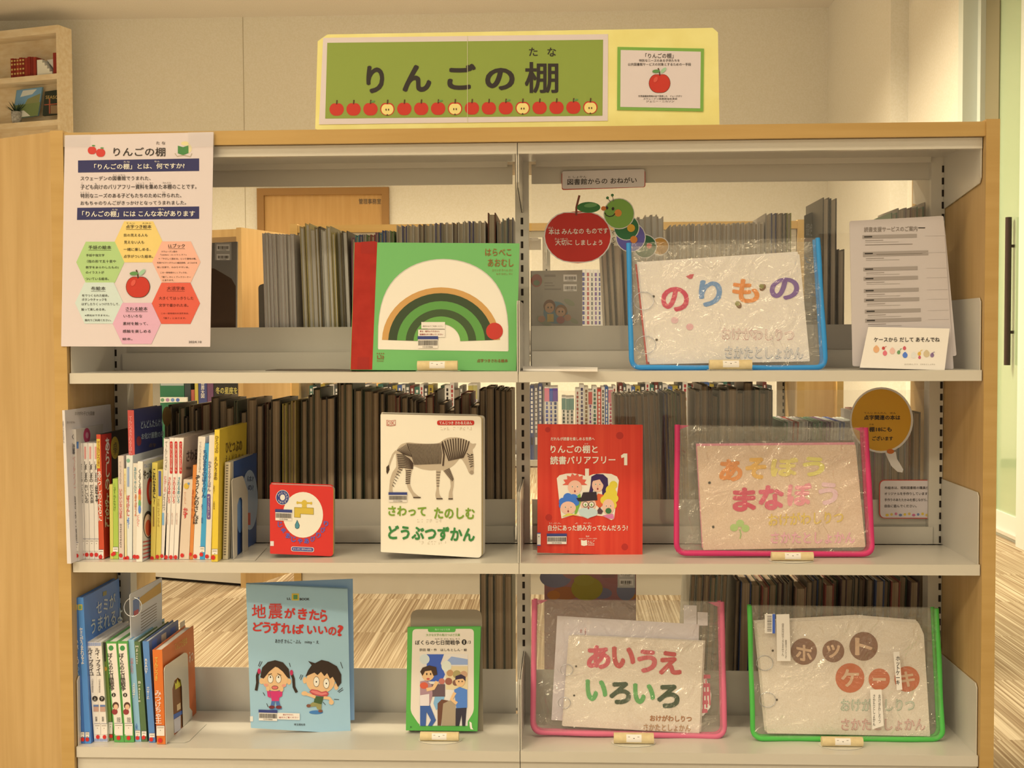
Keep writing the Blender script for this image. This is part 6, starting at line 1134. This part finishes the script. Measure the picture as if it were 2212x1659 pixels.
# small green book on its stand
pl = cface(VM3, 1600, 1262, .10, 1, 8, Z3+.006); GB = M((88, 164, 66), .4, 'green_border_cover')
def art(b, p):
    b.poly(p, rq([(1378, 522), (1822, 520), (1822, 1120), (1760, 1220), (1430, 1220), (1364, 1120)], 30), M((228, 208, 174), .4), 1)
    b.rrect(p, 1490, 506, 1690, 544, 16, GB, 2); b.text(p, '角川つばさ文庫', 1540, 518, 1650, 532, M((200, 220, 170), .4), 3)
    b.text(p, '大きな文字の角川つばさ文庫', 1476, 554, 1722, 574, M((130, 160, 80), .4), 3, .01); b.text(p, 'ぼくらの七日間戦争', 1398, 602, 1722, 636, INK, 3, .02); b.ell(p, 1752, 616, 18, 20, INK, 3); b.rect(p, 1749, 604, 1755, 628, WINK, 4); b.text(p, '/3', 1776, 606, 1800, 628, INK, 3); b.text(p, 'なの か かん せん そう', 1540, 588, 1720, 598, INK, 3)
    b.text(p, '宗田 理・作　はしもとしん・絵', 1428, 662, 1772, 682, INK, 3, .012)
    b.rect(p, 1430, 702, 1778, 1222, M((226, 210, 182), .4), 2); b.poly(p, [(1482, 704), (1606, 704), (1582, 770), (1614, 850), (1600, 880), (1570, 900), (1480, 900)], M((64, 92, 160), .4), 3)
    b.ell(p, 1466, 740, 36, 36, M((206, 206, 206), .4), 3); b.ell(p, 1624, 790, 36, 40, M((220, 216, 206), .4), 4); b.poly(p, [(1620, 760), (1660, 720), (1720, 730), (1778, 740), (1778, 780), (1620, 780)], M((150, 164, 190), .4), 3); b.rect(p, 1620, 790, 1778, 960, M((222, 196, 140), .4), 3)
    for x, y, r, c in ((1650, 840, 24, (190, 140, 90)), (1700, 850, 30, (170, 150, 90)), (1750, 850, 26, (196, 150, 110)), (1640, 900, 26, (150, 90, 70)), (1690, 910, 22, (130, 90, 70)), (1590, 900, 22, (190, 110, 90))): b.ell(p, x, y, r, r, M(c, .4), 4)
    b.rect(p, 1510, 920, 1614, 1010, M((104, 80, 78), .4), 5); b.poly(p, [(1540, 1010), (1612, 1000), (1600, 1060), (1550, 1110), (1530, 1060)], M((130, 170, 190), .4), 4); b.rect(p, 1590, 1040, 1690, 1222, M((170, 146, 110), .4), 4); b.poly(p, [(1560, 1220), (1560, 1060), (1590, 1030), (1640, 1040), (1600, 1060), (1585, 1220)], M((110, 70, 50), .4), 5)
    # left boy
    b.ell(p, 1490, 846, 46, 50, SKN, 6); b.poly(p, [(1434, 830), (1452, 800), (1500, 784), (1550, 796), (1558, 850), (1530, 860), (1514, 820), (1470, 826), (1452, 860)], M((70, 48, 36), .4), 7)
    for x in (1482, 1510): b.ell(p, x, 846, 5, 8, INK, 8, 8)
    b.ell(p, 1492, 882, 12, 7, M((190, 80, 70), .4), 8); b.poly(p, [(1434, 900), (1480, 892), (1520, 930), (1524, 1000), (1500, 1076), (1434, 1076)], M((170, 130, 126), .4), 6); b.ell(p, 1462, 930, 30, 24, M((210, 90, 60), .4), 7); b.poly(p, [(1434, 1000), (1500, 990), (1500, 1076), (1434, 1076)], M((226, 206, 206), .4), 7); b.line(p, [(1480, 960), (1530, 950), (1558, 900)], 26, SKN, 8)
    b.poly(p, [(1434, 1076), (1504, 1070), (1548, 1180), (1520, 1222), (1490, 1222), (1512, 1180), (1480, 1120), (1474, 1222), (1434, 1222)], M((64, 92, 140), .4), 6)
    # right boy
    b.ell(p, 1724, 896, 36, 42, SKN, 6); b.poly(p, [(1688, 890), (1690, 862), (1730, 848), (1762, 866), (1762, 900), (1744, 880), (1706, 884)], M((60, 46, 60), .4), 7)
    for x in (1714, 1738): b.ell(p, x, 900, 4, 6, INK, 8, 8)
    b.poly(p, [(1680, 960), (1720, 940), (1774, 960), (1774, 1090), (1696, 1096)], M((84, 124, 176), .4), 6); b.line(p, [(1686, 980), (1660, 1030), (1700, 1060)], 24, SKN, 7); b.poly(p, [(1692, 1094), (1770, 1090), (1760, 1222), (1738, 1222), (1734, 1140), (1716, 1222), (1690, 1222)], M((56, 50, 56), .4), 6)
    b.poly(p, [(1790, 1190), (1806, 1200), (1810, 1236), (1820, 1250), (1798, 1246), (1792, 1220)], WINK, 3); b.ell(p, 1366, 1230, 6, 6, M((60, 110, 50), .4), 3, 8)
sgb = stand_book('small green bordered storybook with two boys on the cover, standing on a low stand', pl, [(1342, 510), (1872, 506), (1848, 1262), (1330, 1256)], .018, GB, art)
def backp(t):
    q = pl.back(.022); b = MB(); b.slab(q, rq([(1365, 380), (1880, 380), (1890, 1262), (1352, 1262)], [60, 60, 0, 0]), .003, M((150, 132, 100), .45, 'grey_brown_board')); b.build('back_plate', t)
stand('tan roll book stand with grey back plate holding the small green storybook', VM3, 1574, 1268, 284, 66, .055, 3, back=backp)
# ---- lowest shelf, right bay pouches
PK2 = M((216, 104, 116), .45, 'pink_binding_tape'); GR2 = M((82, 176, 66), .45, 'green_binding_tape')
pl = cface(VN3, 980, 1440, .09, 1, 9, Z3+.0008)
pouch('clear vinyl pouch with pale pink binding holding the hiragana colour cloth book, lowest shelf', VN3, pl, (206, 318), (1734, 336), (1758, 1436), (192, 1400), 90, 46, PK2, 21, tab=110)
def art(b, p):
    for ch, x0, y0, x1, y1, c in (('あ', 634, 690, 826, 886, (214, 92, 96)), ('い', 838, 700, 1028, 880, (202, 80, 76)), ('う', 1044, 724, 1206, 916, (210, 92, 92)), ('え', 1220, 736, 1406, 932, (198, 74, 72)), ('い', 622, 968, 800, 1146, (96, 164, 84)), ('ろ', 816, 988, 994, 1172, (52, 72, 46)), ('い', 1010, 1000, 1190, 1170, (92, 160, 80)), ('ろ', 1206, 1010, 1390, 1204, (50, 70, 44))): b.text(p, ch, x0, y0, x1, y1, M(c, .9), 3, .055)
    b.text(p, 'おけがわしりつ', 1148, 1258, 1490, 1310, M((170, 106, 56), .9), 3, .04, sl=.02); b.text(p, 'さかたとしょかん', 1096, 1330, 1480, 1388, M((186, 140, 94), .9), 3, .03, sl=.02)
b = MB(); q = pl.back(.023); b.slab(q, [(392, 450), (1550, 520), (1530, 1380), (344, 1300)], .0012, M((222, 202, 180), .45)); b.text(q, 'あお', 578, 560, 596, 590, M((196, 90, 80), .4), 2, 0, True); b.text(q, 'いろあそび', 614, 545, 630, 615, M((196, 90, 80), .4), 2, 0, True); tag(b.build('paper_sheet'), 'white sheet behind the cloth book in the pale pink pouch', 'paper')
b = MB()
for x0, y0, x1, y1 in ((1424, 362, 1530, 520), (1536, 418, 1620, 530)): b.slab(pl.back(.0245), [(x0, y0), (x1, y0+4), (x1, y1), (x0, y1)], .0006, M((226, 208, 184), .45))
tag(b.build('paper_slip'), 'white paper slips at the top right inside the pale pink pouch', 'paper')
GING = M((206, 90, 96), .9, 'pink_check'); b = MB(); q = pl.back(.0175); b.slab(q, [(1560, 880), (1600, 930), (1650, 1090), (1640, 1200), (1580, 1270), (1540, 1240)], .002, CLOTHW)
for i in range(5): b.poly(q, [(1566, 930+i*70), (1640-i*6, 930+i*70), (1644-i*6, 960+i*70), (1566, 966+i*70)], GING, 1)
for i in range(3): b.line(q, [(1580+i*26, 940+i*30), (1586+i*26, 1220-i*20)], 12, GING, 2)
tag(b.build('check_cloth'), 'pink checked cloth corner showing right of the hiragana cloth book', 'cloth')
cloth_book('cream hiragana colour book with pink and green felt letters in the pale pink pouch', pl, [(494, 614), (1586, 662), (1552, 1410), (438, 1350)], art, CLOTH, rings=((470, 890, 50), (450, 1160, 50)), holes=((546, 862), (530, 1100)), under=(((-8, -4), CLOTH), ((14, -10), CLOTH)))
stand('tan roll book stand holding the pale pink pouch on the lowest shelf', VN3, 1016, 1428, 326, 88, .05, 3)
pl = cface(VO3, 900, 1300, .08, 1, 8, Z3+.0008)
pouch('clear vinyl pouch with green binding holding the hot cake cloth book, lowest shelf', VO3, pl, (200, 312), (1570, 330), (1616, 1290), (226, 1284), 80, 38, GR2, 31, tab=0)
BR = M((140, 98, 72), .9, 'brown_felt'); OB = M((200, 104, 62), .9, 'rust_felt'); TAN = M((216, 172, 126), .9, 'tan_felt')
def art(b, p):
    for ch, cx, cy, r, m, sl in (('ホ', 598, 646, 96, BR, .2), ('ッ', 814, 644, 80, BR, 0), ('ト', 1036, 608, 104, BR, .05), ('ケ', 936, 840, 106, OB, .0), ('ー', 1150, 850, 78, OB, 0), ('キ', 1354, 848, 92, OB, 0)):
        b.ell(p, cx, cy, r, r*1.02, m, 2, 32); k = .62; b.text(p, ch, cx-r*k, cy-r*(k if ch != 'ー' else .14), cx+r*k, cy+r*(k if ch != 'ー' else .14), TAN, 4, .035, sl=sl)
    b.text(p, 'おけがわしりつ', 868, 990, 1410, 1084, M((160, 178, 140), .9), 3, .03); b.text(p, 'おけがわしりつ', 872, 995, 1406, 1079, M((214, 204, 164), .9), 5, .0)
    b.text(p, 'さかたとしょかん', 872, 1138, 1486, 1226, M((206, 138, 122), .9), 3, .03); b.text(p, 'さかたとしょかん', 876, 1143, 1482, 1221, M((228, 188, 158), .9), 5, .0)
cloth_book('cream hot cake book with letters in brown discs inside the green pouch', pl, [(250, 440), (1000, 400), (1440, 436), (1478, 520), (1524, 1268), (330, 1246)], art, CLOTH, rings=((310, 730, 60), (330, 1000, 60)), holes=((370, 640), (400, 1000)), under=(((-10, -12), CLOTH), ((-20, -22), CLOTH)))
for lb, pts, fn in (('white label strip by the barcode on the green pouch', [(396, 374), (492, 372), (502, 716), (402, 716)], lambda b, q: [b.text(q, '貸出はできません', 436, 440, 452, 680, GREYI, 2, 0, True), b.text(q, '館内でどうぞ', 460, 560, 474, 700, GREYI, 2, 0, True)]),
                    ('white label strip with hot cake written on it, upper right of the green pouch', [(1254, 650), (1298, 648), (1320, 926), (1280, 930)], lambda b, q: b.text(q, 'ホットケーキ', 1272, 680, 1302, 890, INK, 2, .01, True)),
                    ('white label strip with the library name, lower middle of the green pouch', [(1084, 926), (1168, 924), (1184, 1190), (1100, 1218)], lambda b, q: [b.text(q, 'さかたとしょかん', 1104, 960, 1122, 1190, INK, 2, 0, True), b.text(q, 'おけがわしりつ', 1144, 960, 1162, 1170, INK, 2, 0, True)])):
    q = Cr(Pl(pl.pl.p+pl.n*.010, pl.n, pl.pl.dz.z), VO3); b = MB(); b.slab(q, pts, .0005, WHITE); fn(b, q); tag(b.build('label_strip'), lb, 'label')
q = Cr(Pl(pl.pl.p+pl.n*.010, pl.n, pl.pl.dz.z), VO3); b = MB(); b.slab(q, [(312, 372), (388, 370), (390, 514), (312, 512)], .0005, WHITE); b.rect(q, 368, 372, 388, 514, M((70, 100, 170), .4), 1)
rnd = random.Random(9); y = 384
while y < 500: b.rect(q, 330, y, 362, y+3, INK, 1); y += rnd.choice((6, 8, 10))
tag(b.build('barcode_sticker'), 'blue edged barcode sticker at the upper left of the green pouch', 'sticker')
stand('tan roll book stand holding the green pouch on the lowest shelf', VO3, 878, 1290, 296, 70, .045, 3)
